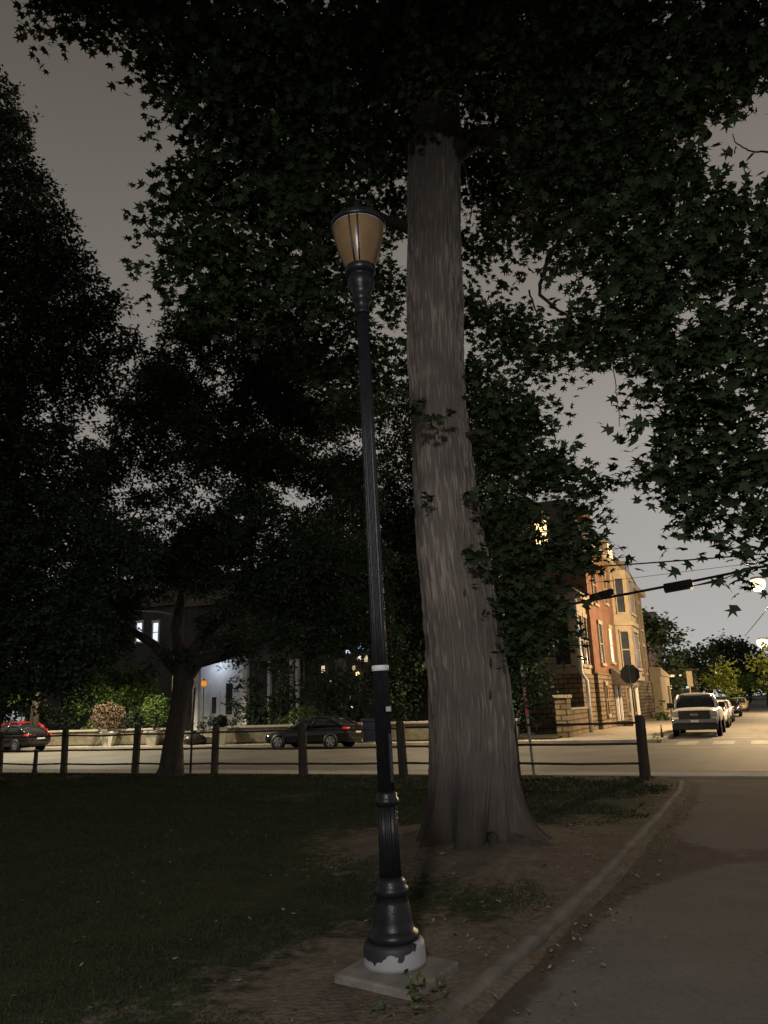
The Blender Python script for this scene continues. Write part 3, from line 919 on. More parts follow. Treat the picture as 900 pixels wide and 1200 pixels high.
LEAFM = 0.125
C = [  # column, row, distance, radius px, density
    (58, 2, 7.6, 34), (105, -10, 7.6, 48), (75, 36, 7.7, 18), (150, -8, 7.6, 44), (185, 0, 7.6, 45),
    (205, 30, 7.6, 50), (168, 75, 7.9, 20), (178, 90, 7.9, 16), (250, 60, 7.8, 62), (255, 125, 8, 52), (222, 140, 8.1, 24), (232, 160, 8.1, 14),
    (320, 30, 7.8, 80), (340, 110, 8.3, 80), (300, 190, 8.5, 62), (245, 215, 8.5, 42), (205, 228, 8.6, 30), (180, 262, 8.5, 17), (215, 290, 8.6, 32),
    (190, 318, 8.6, 22), (200, 345, 8.6, 15), (262, 290, 8.7, 55), (275, 345, 8.9, 45), (235, 340, 8.7, 26), (225, 362, 8.9, 14),
    (330, 260, 8.9, 65), (330, 340, 9.2, 65), (370, 200, 9, 70), (400, 120, 9, 80), (410, 40, 8.4, 80), (400, 280, 10.4, 52, .8), (455, 170, 11, 55),
    (385, 360, 10.6, 55, .75), (440, 330, 11.6, 50, .6), (455, 240, 11.6, 45, .7), (440, 420, 12, 50, .7), (395, 430, 11.6, 50, .7),
    (470, 15, 8, 70), (530, 10, 8, 75, 1.2), (505, 80, 8.3, 38, 1.0), (520, 55, 8.2, 50, 1.1), (465, 95, 8.6, 45),
    (600, 30, 8, 85), (600, 110, 9.6, 70), (575, 190, 11.5, 55), (560, 290, 12, 40, .55), (590, 240, 12, 50, .7),
    (690, 40, 7.6, 90), (680, 140, 8.2, 80), (650, 200, 8.6, 48), (700, 220, 8.2, 60), (640, 265, 10.5, 38, .5), (670, 300, 9.6, 32, .5),
    (600, 400, 11.5, 42, .75), (632, 425, 10, 28, .8), (575, 370, 11.5, 42, .55), (620, 375, 11, 34, .35), (560, 440, 11.5, 40, .9), (658, 402, 9.3, 30, .8), (700, 422, 8.6, 20), (690, 380, 8.8, 40, .8),
    (780, 40, 7.0, 90), (765, 140, 7.2, 70), (720, 290, 8, 55), (770, 235, 7.4, 65), (740, 345, 7.8, 50), (720, 390, 8, 40), (790, 320, 7.2, 65),
    (870, 30, 6.6, 85), (838, 85, 6.8, 42), (890, 85, 6.6, 34), (808, 195, 7, 30), (840, 255, 6.9, 40), (893, 240, 6.8, 28),
    (870, 300, 6.8, 62), (800, 400, 7.2, 60), (870, 380, 6.8, 62, .8), (780, 445, 7.2, 36), (820, 470, 7, 60), (880, 460, 6.8, 62, .8),
    (773, 505, 7.2, 26), (800, 545, 7.1, 45), (850, 545, 6.9, 55), (893, 540, 6.8, 50), (775, 565, 7.1, 24), (825, 590, 7, 30), (870, 605, 6.8, 40), (890, 640, 6.8, 24), (812, 612, 7, 15), (857, 640, 6.9, 14),
    (590, 480, 10, 45, 1.2), (628, 498, 9.6, 36), (600, 540, 9.6, 48, 1.2), (650, 552, 9.2, 38, 1.1), (690, 570, 8.8, 22), (715, 570, 8.7, 12), (705, 583, 8.7, 12),
    (592, 600, 9.4, 36, 1.2), (672, 606, 9.2, 28), (608, 664, 9.5, 36, 1.2), (660, 655, 9.3, 34, 1.1), (690, 640, 9.1, 22, .9), (600, 710, 9.7, 40, 1.1), (645, 705, 9.5, 30), (640, 745, 9.6, 20, .8), (605, 755, 9.9, 34), (655, 760, 9.7, 11, .7), (612, 790, 10, 24, .8), (625, 825, 10, 14, .6),
    (560, 520, 11, 35),
]
cr_ = crown("crown", C, LEAFM, 'star', M['leaf_main'], mt, 30, sl=.42, tilt=.55, shell=.6)
# overhead and outside the frame: the same crown continues above the viewer and higher up
WC = [((rnd.uniform(-7, 9), rnd.uniform(5.5, 15), rnd.uniform(11, 17)), rnd.uniform(1.4, 2.2), .8) for _ in range(26)]
WC += [((rnd.uniform(3.5, 9), rnd.uniform(2, 8), rnd.uniform(7.5, 11)), rnd.uniform(1.2, 1.8), .8) for _ in range(8)]
WC += [((rnd.uniform(-7, 2), rnd.uniform(3.5, 7), rnd.uniform(9.5, 13)), rnd.uniform(1.2, 1.8), .8) for _ in range(8)]
def in_open_sky(c, r_):
    v = MROT.transposed() @ (Vector(c) - Vector((0, 0, H)))
    if v.z > -.3:
        return False
    px, py, rp_ = 450 + F * v.x / -v.z, 600 - F * v.y / -v.z, F * r_ / -v.z
    if abs(px - 885) < rp_ + 35 and abs(py - 160) < rp_ + 30:
        return True                                                      # and the small gap at the right
    return px - rp_ < 330 and py + rp_ > -10 and px + rp_ > -20      # keep the clearing at the upper left open


WC = [c for c in WC if not in_open_sky(c[0], c[1] + .3)]
world_crown("upper_crown", WC, .24, 'star', M['leaf_main'], mt, 12)
SP = [(505, 478, 9.0, 16, .8), (535, 484, 8.9, 16, .9), (490, 490, 9.0, 12, .8), (560, 478, 8.9, 16, 1), (520, 500, 9.0, 16, .8), (548, 645, 9.0, 10, .8), (558, 660, 8.95, 12, .8), (572, 650, 9, 12, .8), (495, 590, 9.3, 6, .6), (550, 575, 9.1, 7, .6)]
for q in SP:
    crown("trunk_sprout", [q], .13, 'star', M['leaf_main'], mt, 9, sl=.2, tilt=.6)

# ------------------------------------------------------------------ dark tree at the left
lt = thing("tall_tree", at(-25, 900, 19.5) * 1.0, "tall black-green tree silhouetted at the left edge of the park", "tree")
lt.location.z = 0; WORLD[lt.name].z = 0
b0 = WORLD[lt.name]
MB().tube([b0 + Vector((0, 0, -.2)), b0 + Vector((.05, 0, 1)), b0 + Vector((.1, .1, 4)), b0 + Vector((0, .2, 9)), b0 + Vector((.3, 0, 14))], [.5, .36, .3, .2, .06], 14).build("trunk", M['darkbark'], lt)
C = [(0, 170, 19, 38), (-30, 130, 19, 60), (15, 225, 19, 45), (45, 215, 18.5, 18), (40, 270, 18.5, 45), (75, 255, 18.5, 14), (0, 320, 18.5, 75), (70, 310, 18, 40), (60, 365, 18, 55), (100, 322, 18, 14), (108, 365, 18, 34), (0, 420, 18, 80), (70, 430, 18, 60, .8), (130, 352, 18, 12), (140, 395, 18, 28, .8), (120, 440, 18, 45, .6),
     (0, 510, 18, 80), (60, 540, 17.8, 60, .75), (0, 600, 17.6, 80), (65, 630, 17.6, 70), (10, 690, 17.4, 80), (80, 710, 17.4, 60), (30, 760, 17.5, 60), (90, 765, 17.5, 45), (-60, 700, 17, 90), (-70, 500, 17, 90), (-80, 300, 18, 90), (130, 650, 17.5, 55), (135, 720, 17.5, 50), (40, 800, 17.6, 30, .8), (80, 800, 17.6, 28, .8), (0, 795, 17.5, 35)]
C = [c for c in C if math.hypot(c[0] - 173, c[1] - 738) > c[3] * .9 + 8]
crown("crown", C, .13, 'simple', M['leaf_dark'], lt, 48, sl=.5, spray=24)
lt2 = [(140, 540, 18.6, 40, .5)]

# ------------------------------------------------------------------ leaning tree in the middle distance
b0 = gp(205, 909)
ml = thing("leaning_tree", b0, "low spreading dark tree with leaning forked trunk beside the fence", "tree")


def ltube(pxs, radii, name):
    P_ = [at(*p) for p in pxs]
    pts = []
    for i in range(len(P_) - 1):
        for k in range(5):
            pts.append(P_[i].lerp(P_[i + 1], k / 5))
    pts.append(P_[-1])
    rs = np.interp(np.linspace(0, 1, len(pts)), np.linspace(0, 1, len(radii)), radii)
    MB().tube(pts, list(rs), 12).build(name, M['darkbark'], ml)


yb = b0.y
ltube([(198, 918, yb), (201, 900, yb), (203, 870, yb), (210, 830, yb), (215, 800, yb), (213, 770, yb)], [.5, .34, .27, .26, .3, .24], "trunk")
ltube([(212, 800, yb), (232, 775, yb - .2), (262, 768, yb - .5), (310, 748, yb - 1), (370, 735, yb - 1.4)], [.24, .2, .16, .11, .05], "limb")
ltube([(214, 785, yb), (238, 745, yb + .1), (268, 718, yb), (290, 690, yb - .2), (296, 640, yb - .4), (285, 580, yb - .3)], [.2, .15, .12, .1, .07, .04], "limb")
ltube([(213, 775, yb), (206, 735, yb + .2), (214, 690, yb + .4), (260, 640, yb + .4), (270, 600, yb)], [.2, .15, .1, .06, .03], "limb")
ltube([(211, 790, yb), (180, 755, yb + .3), (140, 730, yb + .3), (90, 700, yb)], [.18, .13, .09, .04], "limb")
C = []
for (px, py, rp, k) in ((235, 410, 45, .8), (290, 420, 55, .9), (340, 410, 50, .9), (190, 425, 40, .8), (170, 460, 45, .8), (230, 470, 55, .85), (300, 480, 60, .85), (360, 470, 55, .9), (400, 500, 50, .8), (150, 505, 45, .9), (205, 555, 42, .5), (240, 515, 40, .8), (290, 520, 40, .8), (345, 515, 42, .9), (390, 460, 40, .8), (260, 545, 55, .75), (320, 540, 50, .7), (380, 550, 50, .8), (430, 560, 40, .9), (110, 575, 50, .9), (185, 610, 40, .55), (120, 530, 40, .8), (165, 560, 30, .45), (250, 610, 50, .9), (310, 605, 50, .75), (360, 620, 50, .9), (420, 630, 45, 1), (140, 640, 50, 1), (200, 655, 50, 1.1), (260, 665, 50, 1.1), (320, 670, 50, 1.1), (380, 680, 50, 1.1), (430, 690, 45, 1.1), (120, 700, 45, 1.1), (170, 705, 32, .6), (300, 725, 38, .8), (350, 735, 40, 1), (400, 745, 40, 1), (445, 745, 30, .8), (130, 755, 35, .8), (340, 775, 22, .4), (395, 785, 26, .5), (270, 735, 26, .5), (185, 765, 20, .4), (160, 770, 22, .6)):
    for q in range(3):
        C.append((px + rnd.uniform(-24, 24), py + rnd.uniform(-26, 26), yb + rnd.uniform(-2.6, 2.2), rp * rnd.uniform(.5, 1.0), k * 1.0))
C = [c for c in C if math.hypot(c[0] - 173, c[1] - 738) > c[3] * .95 + 10] + [(262, 752, yb, 18, .8), (284, 765, yb, 16, .8), (246, 760, yb, 10, .7)]
crown("crown", C, .125, 'simple', M['leaf_mid'], ml, 38, flat=.8, sl=.4, spray=24, tilt=.7)

# ------------------------------------------------------------------ trees behind the street
def bgtree(label, px, v, clumps, leaf, mat, dens, name="street_tree", zt=None, trunk_r=.25, kind='tri', group=None, flat=1.0, sl=.7):
    base = uv(upx(px, v), v, 0.0)
    t = thing(name, base, label, "tree", group)
    top = zt or 6
    MB().tube([base + Vector((0, 0, -.2)), base + Vector((.1, 0, top * .5)), base + Vector((0, .2, top))], [trunk_r * 1.2, trunk_r, trunk_r * .3], 10).build("trunk", M['darkbark'], t)
    cc = [(c[0], c[1], base.y + (c[4] if len(c) > 4 else 0), c[2], c[3]) for c in clumps]
    crown("crown", cc, leaf, kind, mat, t, dens, flat=flat, sl=sl, spray=12)
    return t


bgtree("dense dark tree behind the lamp post, its crown hiding the houses", 470, 37.5,
       [(440, 590, 45, 1), (480, 540, 50, 1), (470, 640, 55, 1), (430, 660, 45, 1), (480, 700, 50, 1), (440, 740, 40, .9), (485, 770, 45, 1), (470, 810, 36, .9), (450, 480, 45, .7), (400, 640, 45, 1), (395, 570, 40, .6), (430, 800, 22, .5), (500, 600, 50, 1), (500, 470, 40, .7)], .2, M['leaf_dark'], 40, zt=8)
bgtree("dark tree behind the big trunk, beside the stone garden wall", 560, 36.5,
       [(560, 560, 55, 1), (590, 620, 50, 1), (560, 680, 55, 1), (600, 720, 45, 1), (570, 760, 45, 1), (610, 780, 34, 1), (625, 800, 22, .9), (600, 820, 26, .8), (520, 620, 50, 1), (540, 780, 40, 1), (628, 740, 26, .8), (570, 480, 45, .7)], .2, M['leaf_dark'], 40, zt=8)
bgtree("bright yellow-green tree low behind the fence at far left", 37, 36.0,
       [(10, 790, 34, .7), (35, 800, 30, .6), (70, 775, 28, .5), (60, 740, 40, .8), (20, 740, 45, .8), (28, 818, 14, .7)], .22, M['leaf_yard'], 14, zt=5, trunk_r=.12)
bgtree("light green yard tree above the brown ball shrub", 108, 38.0,
       [(110, 790, 30, .8), (140, 800, 28, .9), (165, 800, 24, .8), (95, 820, 24, .8), (150, 825, 26, .9), (120, 815, 26, .8), (110, 755, 30, .6), (175, 815, 14, .8)], .2, M['leaf_yard'], 16, zt=3.2, trunk_r=.1)

far = "trees along the side street"
def fartree(label, u, v, clumps, leaf, mat, dens, zt, tr=.3, group=None, name="street_tree"):
    base = uv(u, v, -.1)
    t = thing(name, base, label, "tree", group)
    MB().tube([base, base + Vector((.1, 0, zt * .5)), base + Vector((0, .2, zt))], [tr * 1.2, tr, tr * .3], 9).build("trunk", M['darkbark'], t)
    crown("crown", [(c[0], c[1], base.y + (c[4] if len(c) > 4 else 0), c[2], c[3]) for c in clumps], leaf, 'tri', mat, t, dens, sl=leaf * 3, spray=12)


fartree("dark round-topped tree rising above roofs beyond the brown house", -10.5, 88, [(755, 728, 17, 1), (775, 735, 18, 1), (790, 748, 12, 1), (765, 752, 16, 1), (748, 745, 12, 1), (785, 765, 10, .8)], .5, M['leaf_dark'], 40, 9, group=None)
fartree("dark reddish shrubby tree beside the pale garage", -9, 82, [(775, 785, 12, 1), (790, 775, 14, 1), (782, 800, 14, 1), (768, 806, 10, .9), (800, 800, 12, .8)], .45, M['leaf_dark'], 40, 3)
fartree("dark tree standing behind the parked pickup's roof", -5.5, 105, [(805, 775, 18, 1), (825, 770, 16, 1), (815, 795, 18, 1), (832, 795, 12, 1), (797, 785, 12, 1)], .55, M['leaf_dark'], 40, 6)
fartree("tall dark tree filling the skyline at the end of the side street", 3, 150, [(850, 760, 20, 1), (868, 762, 18, 1), (880, 775, 14, 1), (838, 765, 16, 1), (860, 785, 22, 1), (885, 795, 18, 1), (893, 785, 10, 1)], .8, M['leaf_mid'], 40, 9)
fartree("broad green tree low at the far end of the side street", 1, 120, [(865, 800, 14, 1), (880, 803, 12, 1), (852, 798, 12, 1), (893, 805, 10, .8)], .6, M['leaf_yard'], 40, 4)
fartree("yellow-green lit street tree above the pickup", -4.9, 72, [(845, 782, 9, .8), (850, 792, 11, .9), (842, 800, 10, .8), (852, 804, 9, .8), (838, 792, 8, .7)], .34, M['leaf_lime'], 40, 3.2, .1)
fartree("bright yellow street tree under the farther lamp at right edge", 6.9, 62, [(893, 775, 8, .9), (900, 785, 11, .9), (905, 765, 10, .9), (897, 758, 7, .6), (898, 795, 7, .7), (915, 780, 14, .9)], .3, M['leaf_lime'], 40, 5, .12)

# ------------------------------------------------------------------ park fence
fn = thing("park_fence", uv(-16, 18.15, 0), "dark timber post and three-rail fence along the park edge", "fence")
FU = [-2.47 - 2.86 * k for k in range(10)]
for i, u in enumerate(FU):
    p = uv(u, 18.15, 0)
    lean = Vector((rnd.uniform(-.05, .02), rnd.uniform(-.02, .02), 0))
    r_ = rnd.uniform(.105, .13)
    hgt = 1.3 + rnd.uniform(-.03, .03)
    rings = []
    for z, k in ((-.2, 1.04), (.02, 1.05), (.3, 1), (.7, .97), (hgt - .09, .95), (hgt - .03, .8), (hgt, .45)):
        rings.append([p + lean * max(z, 0) + Vector((math.cos(a) * r_ * k * (1 + .06 * math.sin(a * 3 + i + z)), math.sin(a) * r_ * k, z)) for a in [2 * math.pi * q / 12 for q in range(12)]])
    MB().loft(rings).build("post", M['wood'], fn)
for zr in (1.12, .68, .28):
    for i in range(len(FU) - 1):
        a, c = uv(FU[i] - .1, 18.15, zr + rnd.uniform(-.015, .015)), uv(FU[i + 1] + .1, 18.15, zr + rnd.uniform(-.015, .015))
        mid = a.lerp(c, .5) + Vector((0, 0, rnd.uniform(-.03, -.005)))
        MB().tube([a, mid, c], .027, 8).build("rail", M['rail'], fn)
s_ = uv(-21.1, 18.35, 0)
sp_ = thing("short_post", s_, "short thin post standing under the fence rail at far left", "post")
MB().tube([s_ + Vector((0, 0, -.1)), s_ + Vector((0, 0, .1)), s_ + Vector((0.01, 0, .6)), s_ + Vector((0.01, 0, .66))], [.13, .07, .06, .07], 10).build("stub", M['wood'], sp_)
MB().lathe([(.1, .66), (.1, .69), (.05, .71)], 12, (s_.x + .01, s_.y)).build("cap", M['wood'], sp_)

s_ = gp(223, 906)
st = thing("metal_stake", s_, "thin dark metal stake beside the leaning tree trunk", "stake")
MB().tube([s_ + Vector((0, 0, -.1)), s_ + Vector((.03, 0, 1.4)), s_ + Vector((.07, 0, 2.35))], [.034, .03, .028], 8).build("rod", M['rail'], st)
MB().tube([s_ + Vector((.07, 0, 2.35)), s_ + Vector((.07, 0, 2.39))], [.05, .02], 8).build("finial", M['rail'], st)

s_ = gp(626, 908)
wp = thing("marker_post", s_, "slim whitish sign post with red reflectors right of the big trunk", "sign post")
tp_ = s_ + Vector((-.12, 0, 2.75))
MB().tube([s_ + Vector((0, 0, -.1)), s_.lerp(tp_, .5), tp_], .033, 8).build("pole", M['whitepost'], wp)
for z in (2.7,):
    for dx in (-.13, 0.02):
        q = s_.lerp(tp_, z / 2.75) + Vector((dx, -.05, 0))
        d_ = MB(); d_.tube([q, q + Vector((0, .02, 0))], .075, 14); d_.build("reflector", M['pink'], wp)
for z in (1.95, 1.72, 1.52, 1.4, 2.2):
    q = s_.lerp(tp_, z / 2.75)
    MB().box(q.x - .04, q.x + .04, q.y - .045, q.y - .036, q.z - .06, q.z + .06).build("reflective_strip", M['pink'], wp)

# fallen leaves and grass
pl, ps = [], []
for k in range(1500):
    x, y = (rnd.uniform(-3.5, 3.2), rnd.uniform(3.2, 12)) if k < 300 else (0, rnd.uniform(3.2, 14))
    if k >= 300: x = float(np.interp(y, ky, kx)) + abs(rnd.gauss(0, .38)) * (1 if rnd.random() < .6 else -1.6)
    d_ = float(kerb_d(np.array(x), np.array(y)))
    if -.12 < d_ < .12: continue
    if d_ > .55 and rnd.random() < .75: continue
    z = float(lawn_z(np.array(x), np.array(y))) + .02 if d_ < 0 else -.012
    pl.append((x, y, z)); ps.append(rnd.uniform(.025, .065) if k < 300 else rnd.uniform(.012, .05))
for (px, py) in ((514, 1010), (623, 1067), (640, 1020), (690, 1025), (702, 1133), (582, 1055), (555, 1098), (711, 980), (745, 1027), (770, 1026), (410, 1010), (573, 1170)):
    g = gp(px, py); pl.append((g.x, g.y, max(float(lawn_z(np.array(g.x), np.array(g.y))), -.03) + .02)); ps.append(.08)
tag(leaves("fallen_leaves", np.array(pl), np.array(ps), 'simple', M['deadleaf'], None, .35), "small pale fallen leaves scattered on the dirt and path", "fallen leaves", kind="stuff")

# grass blades
N = 420000
yy_ = 2.6 + 24 * NP.random(N) ** 1.6
xx_ = (NP.random(N) * 2 - 1) * (1.5 + yy_ * .62)
d_ = kerb_d(xx_, yy_)
vv_ = xx_ * SA + yy_ * CA
dT_ = np.hypot(xx_ - T0.x, yy_ - T0.y); dP_ = np.hypot(xx_ - P0.x, yy_ - P0.y)
dn = vnoise(xx_ * 1.1 + 60, yy_ * 1.1 + 60, 61) * .7 + vnoise(xx_ * 4 + 60, yy_ * 4 + 60, 62) * .3
dirt_ = 1.1 * np.exp(-(np.clip(dT_ - .5, 0, None) / 1.4) ** 2) + 1.0 * np.exp(-(dP_ / 1.2) ** 2) + .8 * np.exp(-np.clip(-d_, 0, None) / .5) + .45 * np.exp(-(yy_ - 3) ** 2 / 3)
keep = (d_ < -.12) & (vv_ < 18.1) & (dn - dirt_ * .75 > .12 + .25 * NP.random(N)) & (dT_ > .75)
inpad = (np.abs(xx_ - P0.x) + np.abs(yy_ - P0.y) < .5)
keep &= ~inpad
xx_, yy_ = xx_[keep], yy_[keep]
N = len(xx_)
zz_ = lawn_z(xx_, yy_)
hh = (.010 + .022 * NP.random(N)) * (1 + .03 * yy_)
ww = .0016 + .0007 * yy_
aa = NP.random(N) * 6.283
bend = NP.normal(0, .016, (N, 2))
base = np.stack([xx_, yy_, zz_ - .005], -1)
dx = np.stack([np.cos(aa) * ww, np.sin(aa) * ww, 0 * aa], -1)
tip = base + np.stack([bend[:, 0], bend[:, 1], hh], -1)
V3 = np.stack([base - dx, base + dx, tip], 1).reshape(-1, 3)
tag(fast_mesh("grass", V3, np.arange(N * 3), 3, M['grassblade']), "short dark park grass", "grass", kind="stuff")
# a few weeds in the dirt by the kerb
wg = "small weeds in the dirt strip"
for i, (px, py) in enumerate(((512, 1168), (505, 1190), (447, 1190), (552, 1150))):
    g = gp(px, py)
    if i == 3: continue
    t = thing("weed", g, ("low dark weed right of the concrete pad", "low weed between the pad and the path kerb", "low weed in the dirt in front of the pad")[i], "weed")
    p = [g + Vector((rnd.uniform(-.08, .08), rnd.uniform(-.06, .06), rnd.uniform(.01, .07))) for _ in range(14)]
    leaves("foliage", np.array(p), np.full(14, .06), 'simple', M['weed'], t, .6)

# ------------------------------------------------------------------ vehicles (local frame: +x forward, built facing +x)
def ring(half):
    return half + [(-y, z) for (y, z) in reversed(half) if y > 1e-6]


def carloft(stations):
    secs = []
    for (x, half) in stations:
        secs.append([Vector((x, y, z)) for (y, z) in ring(half)])
    return MB().loft(secs)


def wheel(parent, x, side, yw, r=.325, rim=.225, spokes=5, rimmat=None):
    wt = MB()
    prof = [(.0, 0)]
    y0 = side * yw
    def disc(b, ra, ya, rb, yb, seg=28):
        vs = [(x + math.cos(2 * math.pi * k / seg) * ra, ya, r + math.sin(2 * math.pi * k / seg) * ra) for k in range(seg)]
        vs += [(x + math.cos(2 * math.pi * k / seg) * rb, yb, r + math.sin(2 * math.pi * k / seg) * rb) for k in range(seg)]
        b.add(vs, [(k, (k + 1) % seg, seg + (k + 1) % seg, seg + k) for k in range(seg)], True)
    disc(wt, r, y0 - side * .2, r, y0 - side * .02)
    disc(wt, r, y0 - side * .02, rim + .02, y0)
    disc(wt, rim + .02, y0, rim, y0 - side * .02)
    disc(wt, rim, y0 - side * .02, .01, y0 - side * .07)
    w_ = wt.build("wheel", M['tyre'], parent, local=True)
    rb = MB()
    disc(rb, rim, y0 - side * .012, rim - .03, y0 - side * .006)
    disc(rb, .065, y0 + side * .0, .005, y0 + side * .006)
    for k in range(spokes):
        a = 2 * math.pi * k / spokes + .3
        ca, sa = math.cos(a), math.sin(a)
        q = []
        for (rr, ww) in ((.04, .06), (rim - .015, .042)):
            for s in (-1, 1):
                q.append((x + ca * rr - sa * ww * s, y0 - side * .008, r + sa * rr + ca * ww * s))
        rb.add(q, [(0, 1, 3, 2)])
    rb.build("rim", rimmat or M['rim'], w_, local=True)


def sedan(name, label, loc, heading, paint, cat="car", group=None, lights=True):
    t = thing(name, loc, label, cat, group, rot=(0, 0, heading))
    t.scale = (1, 1, 1)
    def sec(zl, zt, w_):
        return [(0, zl), (w_ * .82, zl), (w_ * .97, zl + .14), (w_, zl + (zt - zl) * .5), (w_ * .985, zt - .2), (w_ * .93, zt - .05), (w_ * .7, zt), (0, zt + .015)]
    body = carloft([(2.28, sec(.36, .6, .55)), (2.22, sec(.26, .66, .72)), (2.0, sec(.22, .72, .84)), (1.5, sec(.2, .80, .89)), (.95, sec(.2, .88, .9)), (.3, sec(.2, .92, .905)), (-.8, sec(.2, .95, .905)), (-1.5, sec(.2, .99, .9)), (-2.0, sec(.24, 1.02, .86)), (-2.24, sec(.3, 1.0, .78)), (-2.31, sec(.4, .9, .7))])
    body.build("body", paint, t, sub=2, local=True)
    def gs(zb, zt, wb, wt_):
        return [(0, zb), (wb, zb), (wt_ + (wb - wt_) * .45, zb + (zt - zb) * .5), (wt_, zt - .05), (wt_ * .85, zt), (0, zt + .02)]
    green = carloft([(1.02, gs(.84, .87, .76, .7)), (.55, gs(.86, 1.14, .8, .68)), (.1, gs(.88, 1.36, .81, .62)), (-.4, gs(.9, 1.42, .82, .6)), (-1.0, gs(.9, 1.4, .82, .6)), (-1.45, gs(.92, 1.27, .8, .6)), (-1.95, gs(.96, 1.03, .74, .64))])
    green.build("window_glass", M['carglass'], t, sub=1, local=True)
    rf = carloft([(.12, [(0, 1.375), (.5, 1.36), (.6, 1.3), (.61, 1.33), (.55, 1.39), (0, 1.41)]), (-.4, [(0, 1.42), (.5, 1.4), (.6, 1.36), (.615, 1.39), (.55, 1.44), (0, 1.46)]), (-1.0, [(0, 1.4), (.5, 1.38), (.6, 1.34), (.615, 1.37), (.55, 1.42), (0, 1.44)]), (-1.3, [(0, 1.32), (.5, 1.3), (.6, 1.25), (.615, 1.3), (.55, 1.345), (0, 1.365)])])
    rf.build("roof", paint, t, sub=1, local=True)
    for s in (-1, 1):
        MB().tube([(.98, s * .75, .87), (.55, s * .735, 1.14), (.12, s * .64, 1.36)], .035, 6).build("pillar", paint, t, local=True)
        MB().tube([(-.35, s * .835, .93), (-.42, s * .74, 1.18), (-.45, s * .63, 1.4)], .035, 6).build("pillar", paint, t, local=True)
        MB().tube([(-1.3, s * .625, 1.33), (-1.6, s * .72, 1.17), (-1.9, s * .76, 1.0)], .07, 6).build("pillar", paint, t, local=True)
        MB().loft([[Vector((.62, s * .86, .9)), Vector((.75, s * .88, .9)), Vector((.75, s * .88, .97)), Vector((.62, s * .86, .99))], [Vector((.6, s * 1.02, .91)), Vector((.72, s * 1.0, .91)), Vector((.72, s * 1.0, .98)), Vector((.6, s * 1.02, 1.02))]]).build("side_mirror", paint, t, bevel=.01, local=True)
        for xw in (1.38, -1.36):
            a = MB(); a.tube([(xw, s * .895, .33), (xw, s * .906, .33)], .37, 28); a.build("wheel_arch", M['trim'], t, local=True)
            wheel(t, xw, s, .92)
        MB().loft([[Vector((2.16, s * .5, .52)), Vector((2.16, s * .78, .54)), Vector((2.1, s * .8, .66)), Vector((2.16, s * .5, .63))], [Vector((2.26, s * .48, .53)), Vector((2.23, s * .72, .55)), Vector((2.17, s * .74, .65)), Vector((2.24, s * .48, .62))]], False).build("headlight", M['lens'], t, bevel=.01, local=True)
        MB().loft([[Vector((-2.05, s * .45, .76)), Vector((-1.98, s * .87, .8)), Vector((-1.95, s * .87, .93)), Vector((-2.05, s * .45, .92))], [Vector((-2.31, s * .42, .76)), Vector((-2.2, s * .84, .8)), Vector((-2.16, s * .84, .93)), Vector((-2.29, s * .42, .92))]], False).build("taillight", M['tail'], t, bevel=.01, local=True)
        for xh in (.05, -.9):
            MB().box(xh, xh + .2, s * .9 - .02, s * .9 + .025, .775, .80).build("door_handle", M['chrome'], t, bevel=.006, local=True)
    MB().box(2.18, 2.3, -.4, .4, .4, .56).build("grille", M['trim'], t, bevel=.01, local=True)
    MB().box(-2.34, -2.3, -.26, .26, .66, .78).build("number_plate", M['white_tape'], t, bevel=.004, local=True)
    return t


hd = math.atan2(CA, SA)                       # +v direction
hu = math.atan2(-SA, CA)                       # +u direction
c_ = uv(-18.95, 32.05, SURF)
sedan("sedan_car", "black sedan parked side-on beyond the fence with red tail light", c_, hu + math.pi + .02, M['black_car'])
pu = uv(-2.75, 37.4, SURF)


